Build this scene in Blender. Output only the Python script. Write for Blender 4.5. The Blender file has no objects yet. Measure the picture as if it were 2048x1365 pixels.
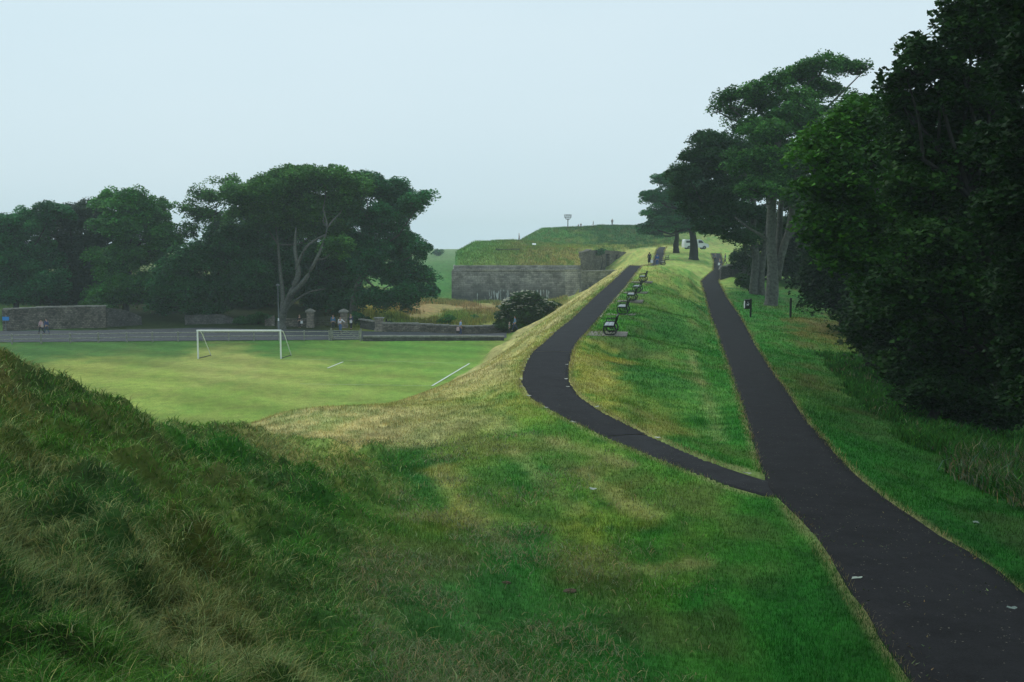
import bpy, math, random
import numpy as np
from mathutils import Vector
random.seed(7); RNG = np.random.default_rng(11)
PI = math.pi
# ------------------------------------------------------------------ camera
SC = bpy.context.scene
COL = SC.collection
CAMZ = 9.7; F = 1991.0; CX = 1024.0; CY = 682.5; PITCH = math.atan(190.5 / F)
cam = bpy.data.cameras.new('camera'); cam_o = bpy.data.objects.new('camera', cam); COL.objects.link(cam_o)
cam.sensor_width = 36; cam.lens = 36 * F / 2048; cam.clip_start = 0.1; cam.clip_end = 6000
cam_o.location = (0, 0, CAMZ); cam_o.rotation_euler = (PI / 2 - PITCH, 0, 0)
SC.camera = cam_o
# ------------------------------------------------------------------ sky and sun (overcast)
SUN_EL, SUN_AZ = 52, -48           # degrees; azimuth measured from +Y towards +X
w = bpy.data.worlds.new('World'); SC.world = w; w.use_nodes = True
wn, wl = w.node_tree.nodes, w.node_tree.links; wn.clear()
wo = wn.new('ShaderNodeOutputWorld'); bg = wn.new('ShaderNodeBackground'); sky = wn.new('ShaderNodeTexSky')
sky.sky_type = 'NISHITA'; sky.sun_disc = False; sky.sun_elevation = math.radians(SUN_EL)
sky.sun_rotation = math.radians(SUN_AZ); sky.dust_density = 6; sky.air_density = 1.0; sky.ozone_density = 2.0
# cloud veil: a pale, nearly even layer that hides most of the clear blue
tc = wn.new('ShaderNodeTexCoord'); mp = wn.new('ShaderNodeMapping'); mp.inputs['Scale'].default_value = (1.0, 1.0, 3.0)
nz = wn.new('ShaderNodeTexNoise'); nz.inputs['Scale'].default_value = 1.3; nz.inputs['Detail'].default_value = 3
cr = wn.new('ShaderNodeValToRGB')
cr.color_ramp.elements[0].position = .25; cr.color_ramp.elements[0].color = (7.7, 10.0, 11.1, 1)
cr.color_ramp.elements[1].position = .75; cr.color_ramp.elements[1].color = (8.9, 10.8, 11.7, 1)
mx = wn.new('ShaderNodeMix'); mx.data_type = 'RGBA'; mx.inputs[0].default_value = .88
wl.new(tc.outputs['Generated'], mp.inputs['Vector']); wl.new(mp.outputs[0], nz.inputs['Vector']); wl.new(nz.outputs['Fac'], cr.inputs[0])
wl.new(sky.outputs[0], mx.inputs[6]); wl.new(cr.outputs[0], mx.inputs[7]); wl.new(mx.outputs[2], bg.inputs[0])
bg.inputs[1].default_value = 0.085; wl.new(bg.outputs[0], wo.inputs[0])
sd = bpy.data.lights.new('sun', 'SUN'); so = bpy.data.objects.new('sun', sd); COL.objects.link(so)
sd.energy = 1.1; sd.angle = math.radians(22); sd.color = (1.0, .96, .9)
_e, _a = math.radians(SUN_EL), math.radians(SUN_AZ)
_dir = Vector((math.sin(_a) * math.cos(_e), math.cos(_a) * math.cos(_e), math.sin(_e)))
so.rotation_euler = _dir.to_track_quat('Z', 'Y').to_euler(); so.location = (-30, 30, 60)
SC.view_settings.view_transform = 'Standard'; SC.view_settings.look = 'None'
SC.view_settings.exposure = 0.0; SC.view_settings.gamma = 1.0
SC.render.engine = 'CYCLES'
SC.cycles.max_bounces = 5; SC.cycles.diffuse_bounces = 2; SC.cycles.glossy_bounces = 2
SC.cycles.transmission_bounces = 3; SC.cycles.volume_bounces = 1; SC.cycles.transparent_max_bounces = 4
SC.cycles.use_denoising = True
# ------------------------------------------------------------------ small helpers
_cp, _sp = math.cos(PITCH), math.sin(PITCH)
def ray(px, py):
    a, b = (px - CX) / F, (CY - py) / F
    return np.array([a, _cp + b * _sp, -_sp + b * _cp])
def W(px, py, d):                  # point seen at this place of the photograph at forward distance d
    r = ray(px, py); t = d / r[1]
    return np.array([r[0] * t, d, CAMZ + r[2] * t])
def Wz(px, py, z=0.0):
    r = ray(px, py); t = (z - CAMZ) / r[2]
    return np.array([r[0] * t, r[1] * t, z])
def lin(c):
    c = np.asarray(c, float) / 255
    return np.where(c <= .04045, c / 12.92, ((c + .055) / 1.055) ** 2.4)
def sstep(a, b, x):
    t = np.clip((x - a) / (b - a), 0, 1); return t * t * (3 - 2 * t)
def _hash(ix, iy, seed):
    h = (ix.astype(np.int64) * 374761393 + iy.astype(np.int64) * 668265263 + seed * 1442695041) & 0xffffffff
    h = ((h ^ (h >> 13)) * 1274126177) & 0xffffffff
    return ((h ^ (h >> 16)) & 0xffff) / 65535.0
def vnoise(x, y, seed=0):
    ix, iy = np.floor(x), np.floor(y); fx, fy = x - ix, y - iy
    fx = fx * fx * (3 - 2 * fx); fy = fy * fy * (3 - 2 * fy)
    a = _hash(ix, iy, seed); b = _hash(ix + 1, iy, seed); c = _hash(ix, iy + 1, seed); d = _hash(ix + 1, iy + 1, seed)
    return (a * (1 - fx) + b * fx) * (1 - fy) + (c * (1 - fx) + d * fx) * fy
def fbm(x, y, o=4, seed=0):
    s = 0; a = .5; t = 0
    for k in range(o):
        s = s + a * vnoise(x * 2 ** k + 17.3 * k, y * 2 ** k - 9.1 * k, seed + k); t += a; a *= .5
    return s / t
def tag(o, label=None, cat=None, group=None, kind=None):
    if label: o['label'] = label
    if cat: o['category'] = cat
    if group: o['group'] = group
    if kind: o['kind'] = kind
    return o
def empty(name, loc, rz=0):
    o = bpy.data.objects.new(name, None); o.empty_display_size = .3; COL.objects.link(o)
    o.location = tuple(map(float, loc)); o.rotation_euler = (0, 0, rz); return o
def mesh_np(name, V, Fc, mat, parent=None, color=None, smooth=False):
    V = np.asarray(V, np.float32); Fc = np.asarray(Fc, np.int32); k = Fc.shape[1]
    me = bpy.data.meshes.new(name)
    me.vertices.add(len(V)); me.vertices.foreach_set('co', V.ravel())
    me.loops.add(Fc.size); me.loops.foreach_set('vertex_index', Fc.ravel())
    me.polygons.add(len(Fc)); me.polygons.foreach_set('loop_start', np.arange(0, Fc.size, k, dtype=np.int32))
    me.update(calc_edges=True)
    if smooth: me.polygons.foreach_set('use_smooth', np.ones(len(Fc), bool))
    if color is not None:
        at = me.color_attributes.new('Col', 'FLOAT_COLOR', 'POINT')
        c4 = np.ones((len(V), 4), np.float32); c4[:, :3] = color; at.data.foreach_set('color', c4.ravel())
    me.materials.append(mat)
    o = bpy.data.objects.new(name, me); COL.objects.link(o)
    if parent is not None: o.parent = parent
    return o
class MB:                           # collects shapes, then links them as one mesh object
    def __init__(s): s.v = []; s.f = []
    def add(s, vs, fs):
        n = len(s.v); s.v += [tuple(map(float, p)) for p in vs]; s.f += [tuple(n + i for i in f) for f in fs]; return s
    def box(s, c, size, rz=0, taper=1.0, ry=0, rx=0):
        hx, hy, hz = size[0] / 2, size[1] / 2, size[2] / 2; vs = []
        for sz in (-1, 1):
            k = taper if sz > 0 else 1
            for sx, sy in ((-1, -1), (1, -1), (1, 1), (-1, 1)):
                x, y, z = sx * hx * k, sy * hy * k, sz * hz
                if rx: y, z = y * math.cos(rx) - z * math.sin(rx), y * math.sin(rx) + z * math.cos(rx)
                if ry: x, z = x * math.cos(ry) + z * math.sin(ry), -x * math.sin(ry) + z * math.cos(ry)
                x, y = x * math.cos(rz) - y * math.sin(rz), x * math.sin(rz) + y * math.cos(rz)
                vs.append((c[0] + x, c[1] + y, c[2] + z))
        return s.add(vs, [(3, 2, 1, 0), (4, 5, 6, 7), (0, 1, 5, 4), (1, 2, 6, 5), (2, 3, 7, 6), (3, 0, 4, 7)])
    def tube(s, pts, rad, n=8, cap=True):
        pts = [Vector(tuple(map(float, p))) for p in pts]; m = len(pts)
        if not hasattr(rad, '__len__'): rad = [rad] * m
        vs = []; ref = Vector((0.31, 0.17, 1)).normalized()
        for i, p in enumerate(pts):
            t = (pts[min(i + 1, m - 1)] - pts[max(i - 1, 0)])
            if t.length < 1e-9: t = Vector((0, 0, 1))
            t.normalize(); rf = ref if abs(t.dot(ref)) < .95 else Vector((1, 0, 0))
            u = t.cross(rf).normalized(); q = t.cross(u)
            for k in range(n):
                a = 2 * PI * k / n; vs.append(p + (u * math.cos(a) + q * math.sin(a)) * rad[i])
        fs = [(i * n + k, i * n + (k + 1) % n, (i + 1) * n + (k + 1) % n, (i + 1) * n + k) for i in range(m - 1) for k in range(n)]
        if cap: fs += [tuple(range(n))[::-1], tuple(range((m - 1) * n, m * n))]
        return s.add(vs, fs)
    def lathe(s, c, prof, n=16):
        vs = []; fs = []
        for r, z in prof:
            for k in range(n):
                a = 2 * PI * k / n; vs.append((c[0] + r * math.cos(a), c[1] + r * math.sin(a), c[2] + z))
        for i in range(len(prof) - 1):
            for k in range(n): fs.append((i * n + k, i * n + (k + 1) % n, (i + 1) * n + (k + 1) % n, (i + 1) * n + k))
        fs += [tuple(range(n))[::-1], tuple(range((len(prof) - 1) * n, len(prof) * n))]
        return s.add(vs, fs)
    def build(s, name, mat, parent=None, bevel=0, smooth=False):
        me = bpy.data.meshes.new(name); me.from_pydata(s.v, [], s.f); me.update(); me.materials.append(mat)
        if smooth: me.polygons.foreach_set('use_smooth', np.ones(len(me.polygons), bool))
        o = bpy.data.objects.new(name, me); COL.objects.link(o)
        if parent is not None: o.parent = parent
        if bevel:
            b = o.modifiers.new('bevel', 'BEVEL'); b.width = bevel; b.segments = 2; b.limit_method = 'ANGLE'
        return o
# ------------------------------------------------------------------ materials
def mat_new(name):
    m = bpy.data.materials.new(name); m.use_nodes = True; n, l = m.node_tree.nodes, m.node_tree.links
    return m, n, l, n['Principled BSDF']
def plain(name, c, rough=.7, metal=0, var=.25, scale=8, bump=0):
    m, n, l, b = mat_new(name); b.inputs['Roughness'].default_value = rough; b.inputs['Metallic'].default_value = metal
    t = n.new('ShaderNodeTexCoord'); z = n.new('ShaderNodeTexNoise'); z.inputs['Scale'].default_value = scale; z.inputs['Detail'].default_value = 5
    r = n.new('ShaderNodeValToRGB'); c = np.array(c, float)
    r.color_ramp.elements[0].position = .3; r.color_ramp.elements[0].color = (*np.clip(c * (1 - var), 0, 1), 1)
    r.color_ramp.elements[1].position = .7; r.color_ramp.elements[1].color = (*np.clip(c * (1 + var), 0, 1), 1)
    l.new(t.outputs['Object'], z.inputs['Vector']); l.new(z.outputs['Fac'], r.inputs[0]); l.new(r.outputs[0], b.inputs['Base Color'])
    if bump:
        bp = n.new('ShaderNodeBump'); bp.inputs['Strength'].default_value = bump; bp.inputs['Distance'].default_value = .02
        l.new(z.outputs['Fac'], bp.inputs['Height']); l.new(bp.outputs[0], b.inputs['Normal'])
    return m
def leaf_mat(name, transl=.3, rough=.5, spec=.35):
    m, n, l, b = mat_new(name); at = n.new('ShaderNodeAttribute'); at.attribute_name = 'Col'
    b.inputs['Roughness'].default_value = rough; b.inputs['Specular IOR Level'].default_value = spec
    l.new(at.outputs['Color'], b.inputs['Base Color'])
    tr = n.new('ShaderNodeBsdfTranslucent'); l.new(at.outputs['Color'], tr.inputs['Color'])
    ms = n.new('ShaderNodeMixShader'); ms.inputs[0].default_value = transl
    l.new(b.outputs[0], ms.inputs[1]); l.new(tr.outputs[0], ms.inputs[2]); l.new(ms.outputs[0], n['Material Output'].inputs['Surface'])
    return m
def ground_mat():
    m, n, l, b = mat_new('turf'); at = n.new('ShaderNodeAttribute'); at.attribute_name = 'Col'
    ge = n.new('ShaderNodeNewGeometry')
    z1 = n.new('ShaderNodeTexNoise'); z1.inputs['Scale'].default_value = 9; z1.inputs['Detail'].default_value = 8; z1.inputs['Roughness'].default_value = .75
    z2 = n.new('ShaderNodeTexNoise'); z2.inputs['Scale'].default_value = 1.1; z2.inputs['Detail'].default_value = 8; z2.inputs['Roughness'].default_value = .7
    l.new(ge.outputs['Position'], z1.inputs['Vector']); l.new(ge.outputs['Position'], z2.inputs['Vector'])
    r1 = n.new('ShaderNodeMapRange'); r1.inputs[1].default_value = .3; r1.inputs[2].default_value = .7; r1.inputs[3].default_value = .5; r1.inputs[4].default_value = 1.5
    r2 = n.new('ShaderNodeMapRange'); r2.inputs[1].default_value = .3; r2.inputs[2].default_value = .7; r2.inputs[3].default_value = .78; r2.inputs[4].default_value = 1.22
    l.new(z1.outputs['Fac'], r1.inputs[0]); l.new(z2.outputs['Fac'], r2.inputs[0])
    mu = n.new('ShaderNodeMath'); mu.operation = 'MULTIPLY'; l.new(r1.outputs[0], mu.inputs[0]); l.new(r2.outputs[0], mu.inputs[1])
    vm = n.new('ShaderNodeVectorMath'); vm.operation = 'SCALE'; l.new(at.outputs['Color'], vm.inputs[0]); l.new(mu.outputs[0], vm.inputs['Scale'])
    l.new(vm.outputs[0], b.inputs['Base Color']); b.inputs['Roughness'].default_value = .95; b.inputs['Specular IOR Level'].default_value = .1
    bp = n.new('ShaderNodeBump'); bp.inputs['Strength'].default_value = .6; bp.inputs['Distance'].default_value = .06
    l.new(z1.outputs['Fac'], bp.inputs['Height']); l.new(bp.outputs[0], b.inputs['Normal'])
    return m
def asphalt_mat(name, c):
    m, n, l, b = mat_new(name); ge = n.new('ShaderNodeNewGeometry')
    z = n.new('ShaderNodeTexNoise'); z.inputs['Scale'].default_value = 45; z.inputs['Detail'].default_value = 6; z.inputs['Roughness'].default_value = .8
    z2 = n.new('ShaderNodeTexNoise'); z2.inputs['Scale'].default_value = 1.6; z2.inputs['Detail'].default_value = 10; z2.inputs['Roughness'].default_value = .75
    v = n.new('ShaderNodeTexVoronoi'); v.inputs['Scale'].default_value = 17; v.inputs['Randomness'].default_value = 1
    for q in (z, z2, v): l.new(ge.outputs['Position'], q.inputs['Vector'])
    r = n.new('ShaderNodeValToRGB'); c = np.array(c, float)
    r.color_ramp.elements[0].position = .3; r.color_ramp.elements[0].color = (*(c * .55), 1)
    r.color_ramp.elements[1].position = .72; r.color_ramp.elements[1].color = (*(c * 1.6), 1)
    l.new(z.outputs['Fac'], r.inputs[0])
    r2 = n.new('ShaderNodeMapRange'); r2.inputs[1].default_value = .3; r2.inputs[2].default_value = .7; r2.inputs[3].default_value = .55; r2.inputs[4].default_value = 1.45
    l.new(z2.outputs['Fac'], r2.inputs[0])
    vm = n.new('ShaderNodeVectorMath'); vm.operation = 'SCALE'; l.new(r.outputs[0], vm.inputs[0]); l.new(r2.outputs[0], vm.inputs['Scale'])
    # pale chippings and grass cuttings trodden into the surface
    lt = n.new('ShaderNodeMath'); lt.operation = 'LESS_THAN'; lt.inputs[1].default_value = .17; l.new(v.outputs['Distance'], lt.inputs[0])
    z3 = n.new('ShaderNodeTexNoise'); z3.inputs['Scale'].default_value = 5; l.new(ge.outputs['Position'], z3.inputs['Vector'])
    gt = n.new('ShaderNodeMath'); gt.operation = 'GREATER_THAN'; gt.inputs[1].default_value = .57; l.new(z3.outputs['Fac'], gt.inputs[0])
    mm = n.new('ShaderNodeMath'); mm.operation = 'MULTIPLY'; l.new(lt.outputs[0], mm.inputs[0]); l.new(gt.outputs[0], mm.inputs[1])
    m5 = n.new('ShaderNodeMath'); m5.operation = 'MULTIPLY'; m5.inputs[1].default_value = .6; l.new(mm.outputs[0], m5.inputs[0])
    mix = n.new('ShaderNodeMix'); mix.data_type = 'RGBA'; l.new(m5.outputs[0], mix.inputs[0]); l.new(vm.outputs[0], mix.inputs[6]); mix.inputs[7].default_value = (.2, .19, .14, 1)
    l.new(mix.outputs[2], b.inputs['Base Color']); b.inputs['Roughness'].default_value = .9; b.inputs['Specular IOR Level'].default_value = .15
    bp = n.new('ShaderNodeBump'); bp.inputs['Strength'].default_value = .5; bp.inputs['Distance'].default_value = .01
    l.new(z.outputs['Fac'], bp.inputs['Height']); l.new(bp.outputs[0], b.inputs['Normal'])
    return m
def stone_mat(name, c1, c2, mortar, bw=.7, bh=.32, stains=False, dark=.5, warp=.0):
    m, n, l, b = mat_new(name); ge = n.new('ShaderNodeNewGeometry'); sp = n.new('ShaderNodeSeparateXYZ'); l.new(ge.outputs['Position'], sp.inputs[0])
    ad = n.new('ShaderNodeMath'); ad.operation = 'ADD'; l.new(sp.outputs[0], ad.inputs[0]); l.new(sp.outputs[1], ad.inputs[1])
    cb = n.new('ShaderNodeCombineXYZ'); l.new(ad.outputs[0], cb.inputs[0]); l.new(sp.outputs[2], cb.inputs[1])
    vec = cb.outputs[0]
    if warp:
        zw = n.new('ShaderNodeTexNoise'); zw.inputs['Scale'].default_value = 2.5; l.new(cb.outputs[0], zw.inputs['Vector'])
        va = n.new('ShaderNodeVectorMath'); va.operation = 'SCALE'; va.inputs['Scale'].default_value = warp; l.new(zw.outputs['Color'], va.inputs[0])
        vb = n.new('ShaderNodeVectorMath'); vb.operation = 'ADD'; l.new(cb.outputs[0], vb.inputs[0]); l.new(va.outputs[0], vb.inputs[1]); vec = vb.outputs[0]
    br = n.new('ShaderNodeTexBrick'); br.inputs['Scale'].default_value = 1; br.inputs['Brick Width'].default_value = bw; br.inputs['Row Height'].default_value = bh
    br.inputs['Mortar Size'].default_value = .025; br.inputs['Mortar Smooth'].default_value = .6; br.inputs['Bias'].default_value = -.1
    br.inputs['Color1'].default_value = (*c1, 1); br.inputs['Color2'].default_value = (*c2, 1); br.inputs['Mortar'].default_value = (*mortar, 1)
    l.new(vec, br.inputs['Vector'])
    z = n.new('ShaderNodeTexNoise'); z.inputs['Scale'].default_value = .45; z.inputs['Detail'].default_value = 8; z.inputs['Roughness'].default_value = .7
    z2 = n.new('ShaderNodeTexNoise'); z2.inputs['Scale'].default_value = 5; z2.inputs['Detail'].default_value = 6; z2.inputs['Roughness'].default_value = .7
    l.new(ge.outputs['Position'], z.inputs['Vector']); l.new(ge.outputs['Position'], z2.inputs['Vector'])
    r = n.new('ShaderNodeMapRange'); r.inputs[1].default_value = .38; r.inputs[2].default_value = .62; r.inputs[3].default_value = dark; r.inputs[4].default_value = 1.25
    r2 = n.new('ShaderNodeMapRange'); r2.inputs[1].default_value = .3; r2.inputs[2].default_value = .7; r2.inputs[3].default_value = .6; r2.inputs[4].default_value = 1.4
    l.new(z.outputs['Fac'], r.inputs[0]); l.new(z2.outputs['Fac'], r2.inputs[0])
    mu = n.new('ShaderNodeMath'); mu.operation = 'MULTIPLY'; l.new(r.outputs[0], mu.inputs[0]); l.new(r2.outputs[0], mu.inputs[1])
    vm = n.new('ShaderNodeVectorMath'); vm.operation = 'SCALE'; l.new(br.outputs['Color'], vm.inputs[0]); l.new(mu.outputs[0], vm.inputs['Scale'])
    out = vm.outputs[0]
    if stains:
        # mottled darkening towards the lower courses and white lime runs at two spots
        zz = n.new('ShaderNodeMapRange'); zz.inputs[1].default_value = 3.2; zz.inputs[2].default_value = .6; zz.inputs[3].default_value = 0; zz.inputs[4].default_value = .75
        l.new(sp.outputs[2], zz.inputs[0])
        m1 = n.new('ShaderNodeMath'); m1.operation = 'MULTIPLY'; m1.use_clamp = True; l.new(zz.outputs[0], m1.inputs[0]); l.new(r2.outputs[0], m1.inputs[1])
        mixd = n.new('ShaderNodeMix'); mixd.data_type = 'RGBA'; l.new(m1.outputs[0], mixd.inputs[0]); l.new(out, mixd.inputs[6]); mixd.inputs[7].default_value = (.045, .05, .055, 1)
        out = mixd.outputs[2]
        cs = n.new('ShaderNodeCombineXYZ'); l.new(sp.outputs[0], cs.inputs[0])
        sc = n.new('ShaderNodeMath'); sc.operation = 'MULTIPLY'; sc.inputs[1].default_value = .16; l.new(sp.outputs[2], sc.inputs[0]); l.new(sc.outputs[0], cs.inputs[2])
        zs = n.new('ShaderNodeTexNoise'); zs.inputs['Scale'].default_value = 3.6; zs.inputs['Detail'].default_value = 3; l.new(cs.outputs[0], zs.inputs['Vector'])
        tot = None
        for x0, x1, zt, th in ((-7.2, -4.6, 1.3, .62), (-4.4, 1.9, 1.9, .56), (4.3, 6.9, 1.9, .52)):
            a = n.new('ShaderNodeMath'); a.operation = 'GREATER_THAN'; a.inputs[1].default_value = x0; l.new(sp.outputs[0], a.inputs[0])
            c = n.new('ShaderNodeMath'); c.operation = 'LESS_THAN'; c.inputs[1].default_value = x1; l.new(sp.outputs[0], c.inputs[0])
            d = n.new('ShaderNodeMapRange'); d.inputs[1].default_value = zt; d.inputs[2].default_value = zt - .35; l.new(sp.outputs[2], d.inputs[0])
            e = n.new('ShaderNodeMapRange'); e.inputs[1].default_value = th; e.inputs[2].default_value = th + .04; l.new(zs.outputs['Fac'], e.inputs[0])
            q = a.outputs[0]
            for o_ in (c.outputs[0], d.outputs[0], e.outputs[0]):
                k = n.new('ShaderNodeMath'); k.operation = 'MULTIPLY'; l.new(q, k.inputs[0]); l.new(o_, k.inputs[1]); q = k.outputs[0]
            if tot is None: tot = q
            else:
                k = n.new('ShaderNodeMath'); k.operation = 'ADD'; k.use_clamp = True; l.new(tot, k.inputs[0]); l.new(q, k.inputs[1]); tot = k.outputs[0]
        mw = n.new('ShaderNodeMix'); mw.data_type = 'RGBA'; l.new(tot, mw.inputs[0]); l.new(out, mw.inputs[6]); mw.inputs[7].default_value = (.5, .55, .56, 1)
        out = mw.outputs[2]
    l.new(out, b.inputs['Base Color']); b.inputs['Roughness'].default_value = .9
    bp = n.new('ShaderNodeBump'); bp.inputs['Strength'].default_value = .7; bp.inputs['Distance'].default_value = .05
    l.new(br.outputs['Fac'], bp.inputs['Height']); bp.invert = True; l.new(bp.outputs[0], b.inputs['Normal'])
    return m
M_TURF = ground_mat()
M_LEAF = leaf_mat('leaf', .25, .6, .12)
M_BLADE = leaf_mat('grass_blade', .3, .9, .03)
M_BARK = plain('bark_grey', (.075, .08, .068), .95, 0, .5, 5, 1)
M_BARKD = plain('bark_dark', (.016, .016, .014), .95, 0, .4, 5, 1)
M_ASPH = asphalt_mat('asphalt_dark', (.0125, .0128, .0142)); M_ASPH2 = asphalt_mat('asphalt_grey', (.021, .022, .0245)); M_ROAD = asphalt_mat('road_grey', (.066, .072, .08))
M_KERB = plain('kerb_concrete', (.36, .35, .28), .9, 0, .35, 6, .4)
M_SLAB = plain('slab_concrete', (.20, .18, .15), .9, 0, .25, 3, .3)
M_BENCHW = plain('weathered_wood_pale', (.27, .30, .33), .5, 0, .15, 12)
M_BENCHB = plain('bench_black_wood', (.012, .012, .014), .45, 0, .3, 12)
M_IRON = plain('black_cast_iron', (.008, .008, .01), .4, 0, .3, 12)
M_WHITE = plain('white_painted_metal', (.8, .82, .82), .4, 0, .04, 3)
M_WOOD = plain('weathered_fence_wood', (.26, .26, .22), .9, 0, .35, 7, .4)
M_STEEL = plain('galvanised_steel', (.16, .19, .2), .6, .2, .15, 5)
M_DARKST = plain('dark_steel', (.04, .045, .05), .6, .2, .2, 5)
M_LINE = plain('pitch_line_paint', (.62, .68, .6), .9, 0, .2, 6)
M_LINEF = plain('faded_pitch_line', (.30, .37, .2), .9, 0, .2, 3)
M_STONE_B = stone_mat('bastion_ashlar', (.34, .33, .30), (.18, .178, .17), (.11, .108, .10), .9, .36, True, .45)
M_STONE_Q = stone_mat('bastion_quoin', (.42, .40, .36), (.26, .25, .23), (.1, .1, .09), .8, .36, False, .65)
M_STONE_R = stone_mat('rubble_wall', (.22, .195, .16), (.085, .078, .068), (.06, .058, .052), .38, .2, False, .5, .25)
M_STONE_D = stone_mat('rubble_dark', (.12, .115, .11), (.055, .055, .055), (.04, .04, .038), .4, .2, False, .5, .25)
M_STONE_P = stone_mat('gatepost_stone', (.30, .26, .215), (.2, .175, .15), (.12, .11, .1), .5, .3, False, .7)
M_COPE = plain('stone_coping', (.24, .235, .21), .9, 0, .35, 3, .5)
# ------------------------------------------------------------------ terrain controls
def zf(tab):
    xs, zs = zip(*tab); return lambda Y: np.interp(Y, xs, zs)
zU = zf([(-20, 5.27), (30, 5.27), (34, 5.33), (50, 5.32), (58, 5.42), (72, 5.9), (94, 6.9), (104, 7.4), (110, 7.62), (114, 7.55), (120, 7.25), (130, 7.0), (147, 6.97), (168, 7.8), (190, 8.9), (215, 9.5)])
zL = zf([(-20, 5.27), (18, 5.27), (35, 4.65), (60, 4.12), (73, 4.4), (100, 5.05), (121, 5.55), (127, 5.55), (150, 6.3), (180, 7.6), (215, 9.2)])
def edge(pix, zfun, pre=(), post=()):
    out = [np.array([x, y, float(zfun(y))]) for x, y in pre]
    for px, py in pix:
        r = ray(px, py); Ys = np.linspace(4, 230, 6000); zz = CAMZ + r[2] / r[1] * Ys
        i = np.argmax(zz <= zfun(Ys) + 1e-4); Y = Ys[i]; out.append(np.array([r[0] / r[1] * Y, Y, float(zfun(Y))]))
    out += [np.array([x, y, float(zfun(y))]) for x, y in post]
    return np.array(out)
def X_at(px, Y): return (px - CX) / F * Y
LL = edge([(1815, 1365), (1700, 1170), (1600, 1035), (1546, 988), (1524, 948), (1510, 900), (1480, 800), (1450, 710), (1432, 660), (1421, 633), (1410, 590), (1402, 563)], zL,
          pre=[(5.5, -8), (4.5, 0), (3.8, 5)], post=[(X_at(1409, 130), 130), (X_at(1425, 145), 145), (X_at(1427, 165), 165), (X_at(1420, 195), 195)])
LR = edge([(2048, 1165), (1894, 1082), (1808, 1024), (1726, 967), (1677, 917), (1644, 876), (1615, 844), (1583, 794), (1541, 737), (1513, 692), (1488, 647), (1481, 633), (1455, 598), (1443, 574), (1437, 563)], zL,
          pre=[(8.0, -8), (6.9, 0), (6.4, 5), (6.3, 10)], post=[(X_at(1442, 130), 130), (X_at(1443, 145), 145), (X_at(1445, 165), 165), (X_at(1440, 195), 195)])
UL = edge([(1546, 992), (1481, 973), (1413, 954), (1344, 930), (1276, 903), (1208, 876), (1156, 848), (1105, 826), (1071, 807), (1047, 787), (1038, 770), (1040, 749), (1050, 722), (1064, 701), (1088, 683), (1112, 660), (1140, 639), (1164, 617), (1188, 594), (1212, 573), (1237, 551), (1258, 531)], zU,
          pre=[], post=[(X_at(1281, 122), 122), (X_at(1303, 147), 147), (X_at(1308, 170), 170), (X_at(1312, 192), 192), (X_at(1318, 215), 215)])
UR = edge([(1527, 956), (1495, 953), (1447, 934), (1378, 903), (1303, 869), (1242, 841), (1190, 814), (1153, 787), (1141, 766), (1139, 742), (1144, 715), (1150, 692), (1177, 662), (1209, 623), (1230, 598), (1253, 572), (1269, 550), (1285, 531)], zU,
          pre=[], post=[(X_at(1305, 122), 122), (X_at(1323, 147), 147), (X_at(1326, 170), 170), (X_at(1328, 192), 192), (X_at(1332, 215), 215)])
def resample(P, n):
    s = np.concatenate([[0], np.cumsum(np.linalg.norm(np.diff(P[:, :2], axis=0), axis=1))])
    # smooth the corner points with Catmull-like averaging after a dense resample
    t = np.linspace(0, s[-1], n); Q = np.stack([np.interp(t, s, P[:, k]) for k in range(3)], 1)
    for _ in range(2):
        Q[1:-1] = .25 * Q[:-2] + .5 * Q[1:-1] + .25 * Q[2:]
    return Q
def match(Pa, Pb, n):               # walk edge a, take the facing point of edge b
    A = resample(Pa, n); B = resample(Pb, n * 4)
    out = []; j = 0
    for i, a in enumerate(A):
        lo = B[j:j + 400]; t = A[min(i + 1, n - 1)] - A[max(i - 1, 0)]
        k = j + int(np.argmin(np.linalg.norm(lo[:, :2] - a[:2], axis=1))); j = max(j, k); out.append(B[j])
    out = np.array(out)
    for _ in range(6): out[1:-1] = .25 * out[:-2] + .5 * out[1:-1] + .25 * out[2:]
    return A, out
LA, LB = match(LL, LR, 260)
UA, UB = match(UL, UR, 260)
PATHS = []
for A, B in ((LA, LB), (UA, UB)):
    c = (A + B) / 2; hw = np.linalg.norm((A - B)[:, :2], axis=1) / 2; PATHS.append((c[::4], hw[::4]))
def path_dist(x, y):                # distance beyond the nearest path edge, path height there
    best = np.full(x.shape, 1e9); pz = np.zeros(x.shape)
    for c, hw in PATHS:
        for i in range(len(c) - 1):
            a, b = c[i], c[i + 1]; ab = b[:2] - a[:2]; L2 = ab @ ab
            t = np.clip(((x - a[0]) * ab[0] + (y - a[1]) * ab[1]) / L2, 0, 1)
            d = np.hypot(x - a[0] - t * ab[0], y - a[1] - t * ab[1]) - (hw[i] * (1 - t) + hw[i + 1] * t)
            m = d < best; best = np.where(m, d, best); pz = np.where(m, a[2] * (1 - t) + b[2] * t, pz)
    return best, pz
CTRL = []
def cp(*pts):
    for p in pts: CTRL.append(W(*p))
def cw(*pts):
    for p in pts: CTRL.append(np.array(p, float))
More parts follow.
